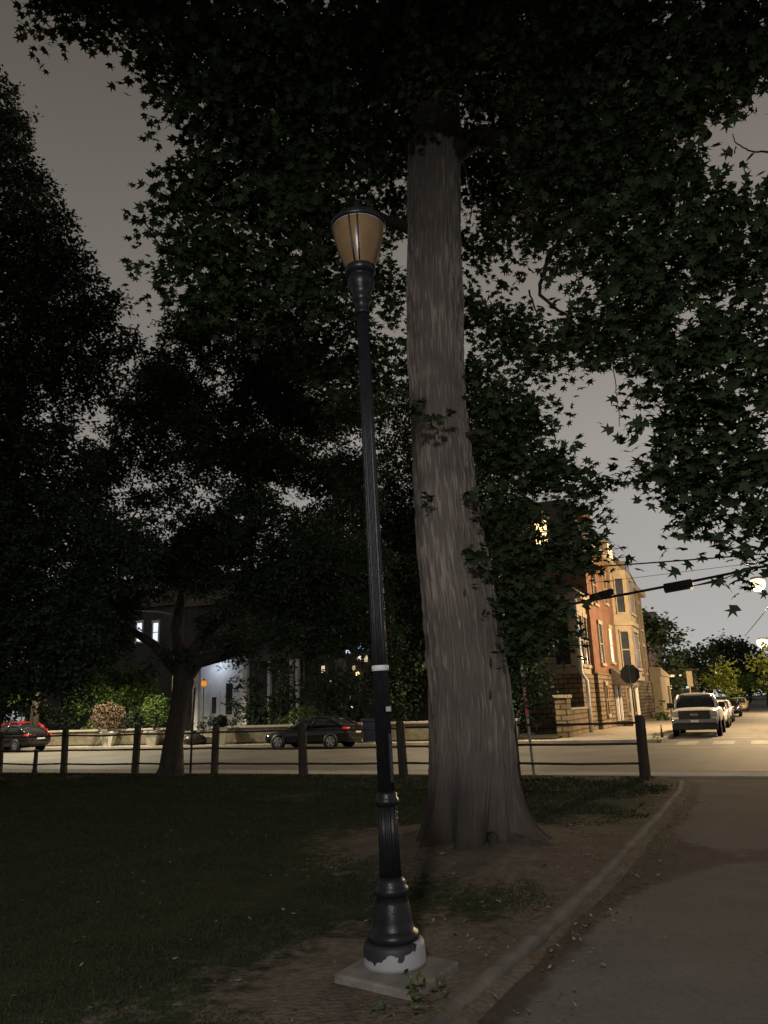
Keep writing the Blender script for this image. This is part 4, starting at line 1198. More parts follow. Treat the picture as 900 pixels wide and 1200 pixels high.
def pickup(loc, heading):
    t = thing("pickup_truck", loc, "white pickup truck with black grille parked facing the crosswalk", "pickup truck", rot=(0, 0, heading))
    def sec(zl, zt, w_):
        return [(0, zl), (w_ * .86, zl), (w_ * .98, zl + .12), (w_, zl + (zt - zl) * .5), (w_ * .985, zt - .18), (w_ * .93, zt - .04), (w_ * .7, zt), (0, zt + .02)]
    # front at x = 0, tail at -5.6
    carloft([(-.06, sec(.62, 1.1, .9)), (-.14, sec(.52, 1.16, .96)), (-.5, sec(.48, 1.2, .99)), (-1.3, sec(.46, 1.24, 1.0)), (-1.7, sec(.46, 1.25, 1.0)), (-3.6, sec(.46, 1.26, 1.0)), (-3.66, sec(.46, 1.22, 1.0)), (-5.5, sec(.5, 1.24, 1.0)), (-5.6, sec(.55, 1.2, .96))]).build("body", M['white_car'], t, sub=1, local=True)
    def gs(zb, zt, wb, wt_):
        return [(0, zb), (wb, zb), (wt_ + (wb - wt_) * .5, zb + (zt - zb) * .5), (wt_, zt - .05), (wt_ * .9, zt), (0, zt)]
    carloft([(-1.42, gs(1.2, 1.24, .86, .84)), (-1.75, gs(1.22, 1.56, .89, .79)), (-2.05, gs(1.22, 1.8, .9, .72)), (-2.3, gs(1.22, 1.83, .9, .71)), (-3.3, gs(1.22, 1.82, .9, .71)), (-3.6, gs(1.22, 1.26, .9, .86))]).build("window_glass", M['carglass'], t, local=True)
    carloft([(-1.98, [(0, 1.79), (.66, 1.77), (.75, 1.7), (.76, 1.74), (.69, 1.83), (0, 1.86)]), (-2.3, [(0, 1.83), (.66, 1.81), (.74, 1.76), (.75, 1.79), (.68, 1.88), (0, 1.91)]), (-3.35, [(0, 1.82), (.66, 1.8), (.74, 1.75), (.75, 1.78), (.68, 1.86), (0, 1.89)])]).build("roof", M['white_car'], t, sub=1, local=True)
    for s in (-1, 1):
        MB().tube([(-1.4, s * .87, 1.24), (-1.72, s * .87, 1.54), (-2.02, s * .745, 1.8)], .045, 6).build("pillar", M['white_car'], t, local=True)
        MB().tube([(-2.6, s * .93, 1.25), (-2.6, s * .84, 1.52), (-2.6, s * .74, 1.8)], .04, 6).build("pillar", M['white_car'], t, local=True)
        MB().box(-1.78, -1.6, s * 1.12 - .13, s * 1.12 + .13, 1.22, 1.46).build("side_mirror", M['trim'], t, bevel=.03, local=True)
        MB().box(-.2, -.035, s * .77 - .16, s * .77 + .16, .88, 1.08).build("headlight", M['lens'], t, bevel=.02, local=True)
        for xw in (-.95, -4.5):
            a = MB(); a.tube([(xw, s * .985, .42), (xw, s * 1.006, .42)], .47, 28); a.build("wheel_arch", M['trim'], t, local=True)
            wheel(t, xw, s, 1.01, .39, .24, 6)
        MB().box(-.09, -.015, s * .76 - .07, s * .76 + .07, .62, .7).build("fog_light", M['lens'], t, bevel=.012, local=True)
    g = MB().box(-.12, -.025, -.66, .66, .77, 1.12).build("grille", M['trim'], t, bevel=.02, local=True)
    for z in (.86, .94, 1.02):
        MB().box(-.045, -.018, -.57, .57, z - .012, z + .012).build("grille_bar", M['rail'], g, local=True)
    MB().box(-.04, -.008, -.16, .16, .9, .99).build("badge", M['galv'], g, bevel=.02, local=True)
    MB().box(-.16, .05, -.92, .92, .58, .76).build("front_bumper", M['chrome'], t, bevel=.03, local=True)
    MB().box(-.14, .01, -.93, .93, .3, .575).build("lower_valance", M['trim'], t, bevel=.03, local=True)
    MB().box(.05, .058, -.17, .17, .62, .73).build("number_plate", M['white_tape'], t, local=True)
    return t


pickup(pu, hd + math.pi)
sedan("parked_car", "silver car parked directly behind the white pickup", uv(-2.65, 49.0, SURF), hd + math.pi, M['silver_car'])
sedan("parked_car", "black car parked farther up the side street behind the silver one", uv(-2.5, 72, SURF), hd + math.pi, M['black_car'])
sedan("parked_car", "tan car, farthest in the row parked on the side street", uv(-2.2, 92, SURF), hd + math.pi, M['tan_car'])
sedan("parked_car", "white car nearest behind the pickup's tailgate", uv(-2.7, 58.0, SURF), hd + math.pi, M['white_car'])
sedan("parked_car", "dark car with its tail at far left beyond the fence", uv(-38.7, 31.9, SURF), hu + math.pi, M['black_car'])
sedan("parked_car", "red car showing only its roof at the left edge", uv(-43.9, 36.4, .1), hu + math.pi - .1, M['red_car'])

# ------------------------------------------------------------------ street furniture
ps_ = at(738, 790, uv(-4.35, 33.9).y)
s_ = Vector((ps_.x, ps_.y - .06, .02))
ss = thing("stop_sign", s_, "octagonal traffic sign seen from its dark back near the corner", "traffic sign")
MB().tube([s_, Vector((ps_.x, ps_.y - .06, ps_.z + .38))], .028, 8).build("pole", M['signback'], ss)
b = MB(); nrm = uv(0, 1) ; ux = uv(1, 0)
rr = .41
vs = []
for off in (-.035, -.043):
    for k in range(8):
        a = math.pi / 8 + k * math.pi / 4
        vs.append(ps_ + ux * (math.cos(a) * rr) + Vector((0, 0, math.sin(a) * rr)) + nrm * -off)
b.add(vs, [tuple(range(8)), tuple(range(15, 7, -1))] + [(k, (k + 1) % 8, 8 + (k + 1) % 8, 8 + k) for k in range(8)])
b.build("octagon_plate", M['signback'], ss)

s_ = uv(-4.4, 58, .02)
sg = thing("street_sign", s_, "small pale street sign on a post above the pickup's roof", "street sign")
q = at(808, 796, s_.y)
MB().tube([s_, Vector((q.x, q.y, q.z + .5))], .05, 8).build("pole", M['galv'], sg)
MB().ubox(0, 0.01, 0, .01, 0, .01)
MB().box(q.x - .2, q.x + .2, q.y - .06, q.y - .05, q.z - .5, q.z + .55).build("panel", M['stucco'], sg, bevel=.01)


def street_lamp(label, base, head, energy, colr, light=True, kind='SPOT', size=.14):
    t = thing("street_lamp", base, label, "street lamp")
    top = Vector((base.x, base.y, head.z + .9))
    MB().tube([base + Vector((0, 0, -.1)), base.lerp(top, .5), top], [.17, .14, .11], 14).build("pole", M['pole'], t)
    a0 = Vector((base.x, base.y, head.z + .1))
    mid = a0.lerp(head, .55) + Vector((0, 0, .28))
    hb = head + Vector((0, 0, .12))
    MB().tube([a0, a0.lerp(mid, .5) + Vector((0, 0, .1)), mid, mid.lerp(hb, .6) + Vector((0, 0, .05)), hb], .04, 8).build("arm", M['galv'], t)
    dr = (hb - a0); dr.z = 0; dr.normalize()
    hs = []
    for (s, w_, h_) in ((-.3, .05, .05), (-.1, .11, .08), (.2, .17, .1), (.42, .13, .07), (.5, .04, .03)):
        c = hb + dr * s
        sd = Vector((-dr.y, dr.x, 0))
        hs.append([c + sd * w_ + Vector((0, 0, -.03)), c + sd * w_ * .8 + Vector((0, 0, h_)), c - sd * w_ * .8 + Vector((0, 0, h_)), c - sd * w_ + Vector((0, 0, -.03))])
    hd_ = MB().loft(hs).build("lamp_head", M['galv'], t)
    if light:
        c = hb + dr * .15
        lb = MB(); vs, fs = [], []
        seg = 16
        prof = ((size * .55, -.035), (size * .9, -.1), (size, -.1 - size * .5), (size * .85, -.1 - size), (size * .5, -.1 - size * 1.35), (.01, -.1 - size * 1.45))
        for i, (r_, z) in enumerate(prof):
            for k in range(seg):
                vs.append((c.x + r_ * math.cos(2 * math.pi * k / seg), c.y + r_ * math.sin(2 * math.pi * k / seg), c.z + z))
        for i in range(len(prof) - 1):
            for k in range(seg):
                fs.append((i * seg + k, (i + 1) * seg + k, (i + 1) * seg + (k + 1) % seg, i * seg + (k + 1) % seg))
        lb.add(vs, fs, True)
        lb.build("lens", M['lamp_warm'], hd_)
        if kind == 'SPOT':
            lamp('SPOT', "street_lamp_light", c + Vector((0, 0, -.25 - size * 1.4)), energy, colr, .15, c + Vector((0, 0, -5)), R(150), .35)
        else:
            lamp('POINT', "street_lamp_light", c + Vector((0, 0, -.25 - size * 1.4)), energy, colr, .12)
    return t


WARM = (1.0, 0.69, 0.36)
ZL = onv(893, 680, 47)
street_lamp("lit warm street lamp over the corner at the right edge", uv(7.3, 47, -.1), uv(ZL[0] - .1, 47, ZL[1]), 11500, WARM, size=.42, kind='POINT')  # lens enlarged so its bright shape stands in for bloom
Z2 = onv(895, 750, 80)
street_lamp("second lit warm street lamp farther up the side street", uv(7.2, 80, -.1), uv(Z2[0], 80, Z2[1]), 8000, WARM, size=.5, kind='POINT')
# added unseen lamp behind the big trunk for the road; then the left-crown lamp
ub = upx(553, 32.9)
street_lamp("added street lamp on the far kerb, unseen behind the big trunk", uv(ub, 34.2, 0), uv(ub, 31.9, 6.6), 3300, (1, .8, .5))
ub = upx(40, 34)
street_lamp("street lamp glowing behind the dark tree crown at left", uv(ub, 34.2, 0), uv(ub + .4, 31.5, 6.2), 3400, (1, .86, .58))
ub = upx(201, 34)  # this lamp too is added, hidden there to brighten the road
street_lamp("added street lamp, unseen behind the leaning tree", uv(ub, 34.2, 0), uv(ub - 2.3, 31.2, 6.9), 5200, (1, .86, .58))

# overhead cables
e0, e1 = onv(690, 701, 33), onv(880, 665, 33)


def cab(name, label, a, c, r0, sag, n_=14, ext=(0, 0), parts=None):
    A, B_ = Vector(a), Vector(c)
    A2, B2 = A + (A - B_) * ext[0], B_ + (B_ - A) * ext[1]
    pts = []
    for i in range(n_ + 1):
        t = i / n_
        p = A2.lerp(B2, t); p.z -= sag * 4 * t * (1 - t)
        pts.append(p)
    t_ = thing(name, A2, label, "cable")
    MB().tube(pts, r0, 8).build("wire", M['cable'], t_)
    return t_


PA, PB = uv(e0[0], 33, e0[1]), uv(e1[0], 33, e1[1])
tc_ = cab("utility_cable", "thick black cable bundle with splice cases crossing before the houses", PA, PB, .055, .12, ext=(.9, .4))
x_ = onv(812, 684, 33); x2 = onv(778, 690, 33)
MB().tube([uv(x2[0], 32.95, x2[1]), uv(x2[0] + .03, 32.95, x2[1]), uv(x_[0] - .03, 32.95, x_[1]), uv(x_[0], 32.95, x_[1])], [.1, .2, .2, .1], 14).build("splice_case", M['cable'], tc_)
x2 = onv(691, 701, 33); x_ = onv(720, 693, 33)
MB().tube([uv(x2[0], 32.95, x2[1]), uv(x2[0] + .05, 32.95, x2[1]), uv(x_[0] - .05, 32.95, x_[1]), uv(x_[0], 32.95, x_[1])], [.06, .14, .14, .05], 12).build("splice_case", M['cable'], tc_)
x2 = onv(812, 687, 33); x_ = onv(845, 676, 33)
MB().tube([uv(x2[0], 32.95, x2[1]), uv((x2[0] + x_[0]) / 2, 32.95, (x2[1] + x_[1]) / 2 - .04), uv(x_[0], 32.95, x_[1] - .05)], .022, 6).build("cable_loop", M['cable'], tc_)
MB().tube([uv(x2[0], 32.9, x2[1]), uv((x2[0] + x_[0]) / 2 + .2, 32.9, (x2[1] + x_[1]) / 2 - .08), uv(x_[0] + .5, 32.9, x_[1] + .03)], .02, 6).build("cable_loop", M['cable'], tc_)
q = onv(811, 690, 33)
bl = MB().lathe([(.01, -.05), (.05, -.02), (.05, .03), (.01, .05)], 10, (uv(q[0], 32.85).x, uv(q[0], 32.85).y))
bl.v = [Vector((p.x, p.y, p.z + q[1])) for p in bl.v]
bl.build("small_lamp", M['lit_soft'], tc_)
a_, c_ = onv(700, 663, 33), onv(850, 652, 33)
cab("overhead_wire", "thin single wire strung above the thick cable bundle", uv(a_[0], 33, a_[1]), uv(c_[0], 33, c_[1]), .03, .04, ext=(1.2, .8))
a_, c_ = onv(720, 679, 40), onv(860, 662, 40)
cab("overhead_wire", "faint hair-thin wire just over the cable bundle", uv(a_[0], 40, a_[1]), uv(c_[0], 40, c_[1]), .012, .04, ext=(1, .8))
a_, c_ = onv(870, 735, 50), onv(905, 716, 50)
cab("overhead_wire", "short pale wire rising to the right edge near the far lamp", uv(a_[0], 58, a_[1]), uv(c_[0], 44, c_[1]), .02, .02)

# ------------------------------------------------------------------ row houses on the side street
US = -8.2


def win(parent, v0, v1, z0, z1, u=US, glass='pane', frame='cream', lintel=True, depth=.0):
    """window in a wall facing +u"""
    f = MB()
    f.ubox(u + .005, u + .09, v0 - .1, v0, z0, z1); f.ubox(u + .005, u + .09, v1, v1 + .1, z0, z1)
    f.ubox(u + .005, u + .07, v0, v1, (z0 + z1) / 2 - .03, (z0 + z1) / 2 + .03)
    f.ubox(u + .005, u + .15, v0 - .16, v1 + .16, z0 - .16, z0)
    f.ubox(u + .005, u + .13, v0 - .14, v1 + .14, z1, z1 + .24)
    w_ = f.build("window", M[frame], parent)
    MB().ubox(u + .004, u + .03, v0, v1, z0, z1).build("pane", M[glass], w_)
    return w_


def winv(parent, u0, u1, z0, z1, v, glass='pane', frame='cream'):
    """window in a wall facing -v"""
    f = MB()
    f.ubox(u0 - .1, u0, v - .09, v - .005, z0, z1); f.ubox(u1, u1 + .1, v - .09, v - .005, z0, z1)
    f.ubox(u0, u1, v - .07, v - .005, (z0 + z1) / 2 - .03, (z0 + z1) / 2 + .03)
    f.ubox(u0 - .14, u1 + .14, v - .14, v - .005, z0 - .14, z0)
    f.ubox(u0 - .12, u1 + .12, v - .12, v - .005, z1, z1 + .2)
    w_ = f.build("window", M[frame], parent)
    MB().ubox(u0, u1, v - .03, v - .004, z0, z1).build("pane", M[glass], w_)
    return w_


def mansard(parent, u0, u1, v0, v1, z0, z1, ins=.9):
    c = [uv(u0, v0, z0), uv(u1, v0, z0), uv(u1, v1, z0), uv(u0, v1, z0), uv(u0 + ins, v0 + .05, z1), uv(u1 - ins, v0 + .05, z1), uv(u1 - ins, v1 - .05, z1), uv(u0 + ins, v1 - .05, z1)]
    return MB().hexa(c).build("mansard_roof", M['slate'], parent)


def dormer(parent, v0, v1, z0, z1, u=US - .1, glass='pane', gable=True):
    d = MB().ubox(u - 1.4, u, v0, v1, z0, z1)
    if gable:
        vm = (v0 + v1) / 2
        d.add([uv(u + .12, v0 - .15, z1), uv(u + .12, v1 + .15, z1), uv(u + .12, vm, z1 + .8), uv(u - 1.4, v0 - .15, z1), uv(u - 1.4, v1 + .15, z1), uv(u - 1.4, vm, z1 + .8)],
              [(0, 1, 2), (5, 4, 3), (0, 3, 4, 1), (1, 4, 5, 2), (2, 5, 3, 0)])
    o = d.build("dormer", M['cream'] if not gable else M['brick'], parent)
    MB().ubox(u + .003, u + .03, v0 + .25, v1 - .25, z0 + .25, z1 - .2).build("pane", M[glass], o)
    return o


# corner brick house
h = thing("row_house", uv(US, 45, 0), "red brick corner row house with stone base and awning over its door", "house")
MB().ubox(-22, US, 45, 53.2, 3.1, 10.4).build("wall", M['brick'], h)
MB().ubox(-22, US + .12, 45.02, 53.2, -.1, 3.1).build("stone_base", M['stone'], h)
MB().ubox(-22.1, US + .45, 44.9, 53.25, 10.4, 10.75).build("cornice", M['cream'], h, bevel=.04)
mansard(h, -22, US + .1, 45, 53.2, 10.75, 13.4)
dormer(h, 46.2, 48.6, 10.9, 12.6)
for (v0, z0, z1, g) in ((47.0, 3.7, 6.0, 'pane'), (50.6, 3.9, 6.0, 'lit_soft'), (46.6, 7.2, 9.5, 'pane'), (50.4, 7.6, 9.5, 'pane')):
    win(h, v0, v0 + 1.0, z0, z1, glass=g)
win(h, 46.6, 47.2, .8, 2.4, u=US + .12)
d = MB().ubox(US + .125, US + .19, 50.2, 51.3, .15, 2.3).build("door", M['brown_door'], h)
f_ = MB(); f_.ubox(US + .125, US + .3, 50.02, 50.19, .1, 2.45); f_.ubox(US + .125, US + .3, 51.31, 51.48, .1, 2.45); f_.build("door_frame", M['white_wood'], h)
aw = MB().add([uv(US + .13, 49.4, 3.5), uv(US + 1.35, 49.4, 2.55), uv(US + 1.35, 52.1, 2.55), uv(US + .13, 52.1, 3.5), uv(US + .13, 49.4, 2.5), uv(US + 1.35, 49.4, 2.35), uv(US + 1.35, 52.1, 2.35), uv(US + .13, 52.1, 2.5)],
              [(0, 1, 2, 3), (0, 4, 5, 1), (1, 5, 6, 2), (2, 6, 7, 3), (7, 6, 5, 4), (0, 3, 7, 4)])
aw.build("awning", M['slate'], h)
for v0 in (49.5, 51.9):
    MB().ubox(US + 1.1, US + 1.25, v0, v0 + .14, 0, 2.4).build("awning_post", M['white_wood'], h)
MB().ubox(US + .13, US + 1.3, 49.7, 51.9, 0, .32).build("door_step", M['stone'], h, bevel=.02)
lw = onv(634, 624, 44.9)
winv(h, lw[0] - .35, lw[0] + .35, lw[1] - .75, lw[1] + .75, 44.98, 'lit_warm')
winv(h, -14.5, -13.5, 7.3, 9.2, 44.98)
# two-storey bay annex in front of it
MB().ubox(-13.5, US - .1, 41.6, 44.88, -.1, 3.0).build("annex_stone_base", M['stone'], h)
MB().ubox(-13.5, US - .2, 41.7, 44.88, 3.0, 6.9).build("annex_wall", M['stucco'], h)
MB().ubox(-13.8, US + .3, 41.3, 44.88, 6.9, 7.25).build("annex_cornice", M['cream'], h, bevel=.05)
mansard(h, -13.6, US + .15, 41.45, 44.87, 7.25, 7.7, .5)
win(h, 42.2, 43.0, 3.5, 6.1, u=US - .2); win(h, 43.5, 44.3, 3.5, 6.1, u=US - .2)
winv(h, -9.6, -8.8, 3.5, 6.1, 41.7)
winv(h, -12.2, -11.2, 3.4, 5.8, 41.7)
MB().tube([uv(US - .05, 41.4, 6.9), uv(US - .05, 41.4, 3.0), uv(US + .2, 41.3, 2.6), uv(US + .2, 41.3, 0)], .09, 10).build("downspout", M['white_wood'], h)

# cream bay house
h = thing("row_house", uv(US, 53.3, 0), "row house with two-storey cream bay between brick and brown houses", "house")
MB().ubox(-22, US, 53.25, 59.4, 3.0, 10.2).build("wall", M['brownbrick'], h)
MB().ubox(-22, US + .12, 53.25, 59.4, -.1, 3.0).build("stone_base", M['stone'], h)
by = MB()
bayc = [(US, 53.7), (US + .95, 54.4), (US + .95, 57.2), (US, 57.9)]
by.add([uv(a, c, 2.9) for a, c in bayc] + [uv(a, c, 10.2) for a, c in bayc], [(0, 1, 5, 4), (1, 2, 6, 5), (2, 3, 7, 6), (3, 0, 4, 7), (4, 5, 6, 7), (3, 2, 1, 0)])
bo = by.build("bay", M['cream'], h)
for z in (2.75, 6.4):
    q = MB(); bb = [(US + .001, 53.55), (US + 1.1, 54.3), (US + 1.1, 57.3), (US + .001, 58.05)]
    q.add([uv(a, c, z) for a, c in bb] + [uv(a, c, z + .3) for a, c in bb], [(0, 1, 5, 4), (1, 2, 6, 5), (2, 3, 7, 6), (3, 0, 4, 7), (4, 5, 6, 7), (3, 2, 1, 0)])
    q.build("moulding", M['cream'], bo, bevel=.03)
for z0, z1 in ((3.6, 6.0), (7.3, 9.6)):
    win(bo, 54.8, 56.8, z0, z1, u=US + .95)
    for (qa, qb) in (((US, 53.7), (US + .95, 54.4)),):
        A_, B_ = uv(*qa), uv(*qb)
        nrm_ = (B_ - A_).cross(Vector((0, 0, 1))).normalized()
        def pt(t, z, o): return A_.lerp(B_, t) + nrm_ * o + Vector((0, 0, z))
        def slab(t0, t1, za, zb, o0, o1): return [pt(t0, za, o1), pt(t1, za, o1), pt(t1, za, o0), pt(t0, za, o0), pt(t0, zb, o1), pt(t1, zb, o1), pt(t1, zb, o0), pt(t0, zb, o0)]
        q = MB()
        q.hexa(slab(.2, .27, z0, z1, .003, .07)); q.hexa(slab(.73, .8, z0, z1, .003, .07)); q.hexa(slab(.271, .729, (z0 + z1) / 2 - .04, (z0 + z1) / 2 + .04, .003, .06))
        q.hexa(slab(.16, .84, z0 - .13, z0 - .001, .003, .1)); q.hexa(slab(.18, .82, z1 + .001, z1 + .16, .003, .09))
        w_ = q.build("window", M['cream'], bo)
        MB().hexa(slab(.272, .728, z0, z1, .002, .025)).build("pane", M['pane'], w_)
MB().ubox(-22.1, US + .5, 53.27, 59.35, 10.2, 10.6).build("cornice", M['cream'], h, bevel=.04)
mansard(h, -22, US + .1, 53.27, 59.4, 10.6, 13.2)
dormer(h, 54.6, 56.8, 10.7, 12.5, gable=False, glass='lit_soft')
win(h, 54.6, 55.6, .7, 2.3, u=US + .12); win(h, 56.4, 57.4, .7, 2.3, u=US + .12)
MB().ubox(US + .125, US + .19, 58.1, 59.1, .1, 2.3).build("door", M['brown_door'], h)

h = thing("row_house", uv(US, 59.5, 0), "tall narrow brown brick row house beside the pale garage", "house")
MB().ubox(-22, US, 59.45, 69.5, 2.9, 10.0).build("wall", M['brownbrick'], h)
MB().ubox(-22, US + .12, 59.45, 69.5, -.1, 2.9).build("stone_base", M['stone'], h)
MB().ubox(-22.1, US + .45, 59.42, 69.5, 10.0, 10.4).build("cornice", M['cream'], h, bevel=.04)
mansard(h, -22, US + .1, 59.45, 69.5, 10.4, 12.7)
dormer(h, 62.5, 65, 10.6, 12.2, gable=False)
for v0 in (60.5, 63.4, 66.4):
    for z0 in (3.6, 7.1):
        win(h, v0, v0 + 1.1, z0, z0 + 2.1)
    MB().ubox(US + .001, US + .18, v0 - .75, v0 - .45, 2.9, 10.0).build("pilaster", M['stucco'], h)
MB().ubox(-12, -11, 64, 65, 12.6, 14.2).build("chimney", M['brownbrick'], h)

h = thing("garage", uv(-7.7, 70, 0), "low pale rendered garage at the end of the row houses", "garage")
b = MB()
gv0, gv1, gu0, gu1 = 69.6, 77, -14, -7.4
b.ubox(gu0, gu1, gv0, gv1, -.1, 3.4)
b.build("wall", M['stucco'], h)
MB().hexa([uv(gu0 - .1, gv0, 3.4), uv(gu1 + .12, gv0, 3.4), uv(gu1 + .12, gv1 + .1, 3.4), uv(gu0 - .1, gv1 + .1, 3.4), uv(gu0 - .1, gv0, 4.3), uv(gu1 + .12, gv0, 4.1), uv(gu1 + .12, gv1 + .1, 3.5), uv(gu0 - .1, gv1 + .1, 3.6)]).build("roof", M['stucco'], h)
MB().ubox(gu1 + .003, gu1 + .06, 74.6, 75.9, 0, 2.6).build("door", M['brown_door'], h)

h = thing("house", uv(-16, 104, 0), "mauve gabled house behind the dark trees past the garage", "house")
MB().ubox(-24, -11, 96, 110, -.1, 8.5).build("wall", M['mauve'], h)
g = MB(); g.add([uv(-24.4, 95.6, 8.5), uv(-10.6, 95.6, 8.5), uv(-10.6, 110.4, 8.5), uv(-24.4, 110.4, 8.5), uv(-24.4, 103, 12.2), uv(-10.6, 103, 12.2)], [(0, 1, 5, 4), (1, 2, 5), (2, 3, 4, 5), (3, 0, 4), (3, 2, 1, 0)])
g.build("roof", M['mauve'], h)
win(h, 100, 101.3, 4.5, 6.5, u=-11); win(h, 104, 105.3, 4.5, 6.5, u=-11)

# distant lit signs on a shop front
h = thing("shop_front", uv(-7.4, 96, 0), "distant dark shop front with tiny coloured lit signs", "shop")
sb = at(790, 822, 96)
MB().box(sb.x - 4, sb.x + 3.2, sb.y, sb.y + 5, -.1, 4.6).build("wall", M['greywall'], h)
MB().box(sb.x - 4.2, sb.x + 3.4, sb.y - .3, sb.y + 5.2, 4.6, 4.9).build("roof", M['slate'], h)
for (px, py, wpx, hpx, mm_) in ((776, 791, 3, 3, 'lit_green'), (782, 795, 5, 3, 'lit_blue'), (788, 792, 5, 2.4, 'lit_soft'), (797, 792, 3, 3, 'lit_soft'), (777, 800, 4, 4, 'lit_white'), (784, 805, 3, 3, 'lit_sky'), (788, 805, 4, 4, 'lit_white'), (793, 805, 3, 3, 'lit_soft'), (806, 805.5, 5, 2.5, 'lit_sky')):
    q = at(px, py, sb.y - .1); s = zdepth(q) / F / 2
    MB().box(q.x - wpx * s, q.x + wpx * s, q.y - .05, q.y + .05, q.z - hpx * s, q.z + hpx * s).build("lit_sign", M[mm_], h, bevel=.03)

# low stone wall with pillar at the corner yard
wl = thing("garden_wall", uv(US, 38, 0), "low rough stone garden wall with capped pillar beside the corner house", "wall")
MB().ubox(US - .2, US + .12, 36.9, 41.25, -.1, 1.2).build("wall", M['stone'], wl)
MB().ubox(US - .35, US + .22, 36.1, 36.85, -.1, 1.75).build("pillar", M['stone'], wl)
MB().ubox(US - .42, US + .3, 36.0, 36.92, 1.75, 1.9).build("pillar_cap", M['stucco'], wl, bevel=.02)
MB().ubox(US - .26, US + .18, 36.93, 41.25, 1.2, 1.3).build("coping", M['stucco'], wl, bevel=.02)

# ------------------------------------------------------------------ retaining walls of the yards on the cross street
for (a, c, lab) in ((upx(252, 34.9), upx(430, 34.9), "low stone retaining wall behind the parked black sedan"), (upx(445, 34.9), upx(606, 34.9), "low beige retaining wall between the lamp post and the big trunk"), (upx(62, 34.9), upx(214, 34.9), "low pale retaining wall behind the ball shrubs at left")):
    wl = thing("retaining_wall", uv((a + c) / 2, 34.9, 0), lab, "wall")
    MB().ubox(a, c, 34.7, 35.0, -.1, .82).build("wall", M['wallstone'], wl, bevel=.02)
    MB().ubox(a - .05, c + .05, 34.62, 35.05, .82, .93).build("coping", M['walk'], wl, bevel=.015)

# ------------------------------------------------------------------ houses on the cross street (mostly hidden by trees)
VH = 45.0


def hv(px, py):
    return onv(px, py, VH)


def terrace(label, pxa, pxb, ztop, wall, wins, name="terraced_house", porch=None):
    ua, ub_ = upx(pxa, VH), upx(pxb, VH)
    h = thing(name, uv((ua + ub_) / 2, VH, 0), label, "house")
    MB().ubox(ua + .03, ub_ - .03, VH, VH + 9, -.1, ztop).build("wall", M[wall], h)
    MB().ubox(ua + .03, ub_ - .03, VH - .35, VH + 9, ztop, ztop + .3).build("cornice", M['slate'], h, bevel=.03)
    c = [uv(ua + .04, VH - .2, ztop + .3), uv(ub_ - .04, VH - .2, ztop + .3), uv(ub_ - .04, VH + 8.8, ztop + .3), uv(ua + .04, VH + 8.8, ztop + .3), uv(ua + .3, VH + 1.3, ztop + 2.6), uv(ub_ - .3, VH + 1.3, ztop + 2.6), uv(ub_ - .3, VH + 8, ztop + 2.6), uv(ua + .3, VH + 8, ztop + 2.6)]
    MB().hexa(c).build("roof", M['slate'], h)
    for (px, py, wpx, hpx, g) in wins:
        u, z = hv(px, py); s = 48 / F / 2
        winv(h, u - wpx * s, u + wpx * s, z - hpx * s, z + hpx * s, VH, g, 'white_wood' if g != 'pane' else 'cream')
    return h


terrace("dark terraced house with two bright cool-lit upper windows", 30, 215, 9.5, 'greywall', [(164, 741, 9, 26, 'lit_cool'), (183, 741, 9, 26, 'lit_cool'), (161, 697, 7, 10, 'lit_cool'), (185, 690, 8, 8, 'lit_cool'), (110, 741, 10, 26, 'pane'), (70, 741, 10, 26, 'pane')])
h = terrace("terraced house with white porch glowing under a porch light", 215, 300, 9.2, 'greywall', [(230, 700, 9, 22, 'pane'), (280, 700, 9, 22, 'pane')])
ua, ub_ = upx(226, VH), upx(292, VH)
MB().ubox(ua, ub_, VH - .1, VH - .006, .5, 5.2).build("porch_wall", M['white_wood'], h)
MB().ubox(ua - .1, ub_ + .1, VH - 2.6, VH - .1, .1, .5).build("porch_floor", M['walk'], h, bevel=.02)
MB().ubox(ua - .2, ub_ + .2, VH - 2.8, VH - .1, 5.3, 5.7).build("porch_roof", M['slate'], h, bevel=.03)
d = MB().ubox(upx(246, VH), upx(259, VH), VH - .16, VH - .104, .52, 3.1).build("door", M['white_wood'], h, bevel=.01)
MB().ubox(upx(250, VH), upx(255, VH), VH - .18, VH - .163, 1.6, 2.7).build("door_pane", M['pane'], d)
f_ = MB(); f_.ubox(upx(266, VH), upx(273, VH), VH - .16, VH - .104, 1.5, 3.6)
f_.build("porch_window", M['pane'], h)
for px in (228, 285):
    MB().ubox(upx(px, VH - 2.5), upx(px, VH - 2.5) + .32, VH - 2.6, VH - 2.3, .5, 5.3).build("porch_column", M['white_wood'], h, bevel=.02)
pl_ = uv(upx(258, VH), VH - 1.2, 5.0)
MB().lathe([(.03, 5.24), (.12, 5.2), (.14, 5.08), (.06, 5.0)], 14, (pl_.x, pl_.y)).build("porch_light", M['lit_cool'], h)
lamp('POINT', "porch_light_bulb", pl_ + Vector((0, 0, -.15)), 55, (.75, .84, 1.0), .12)

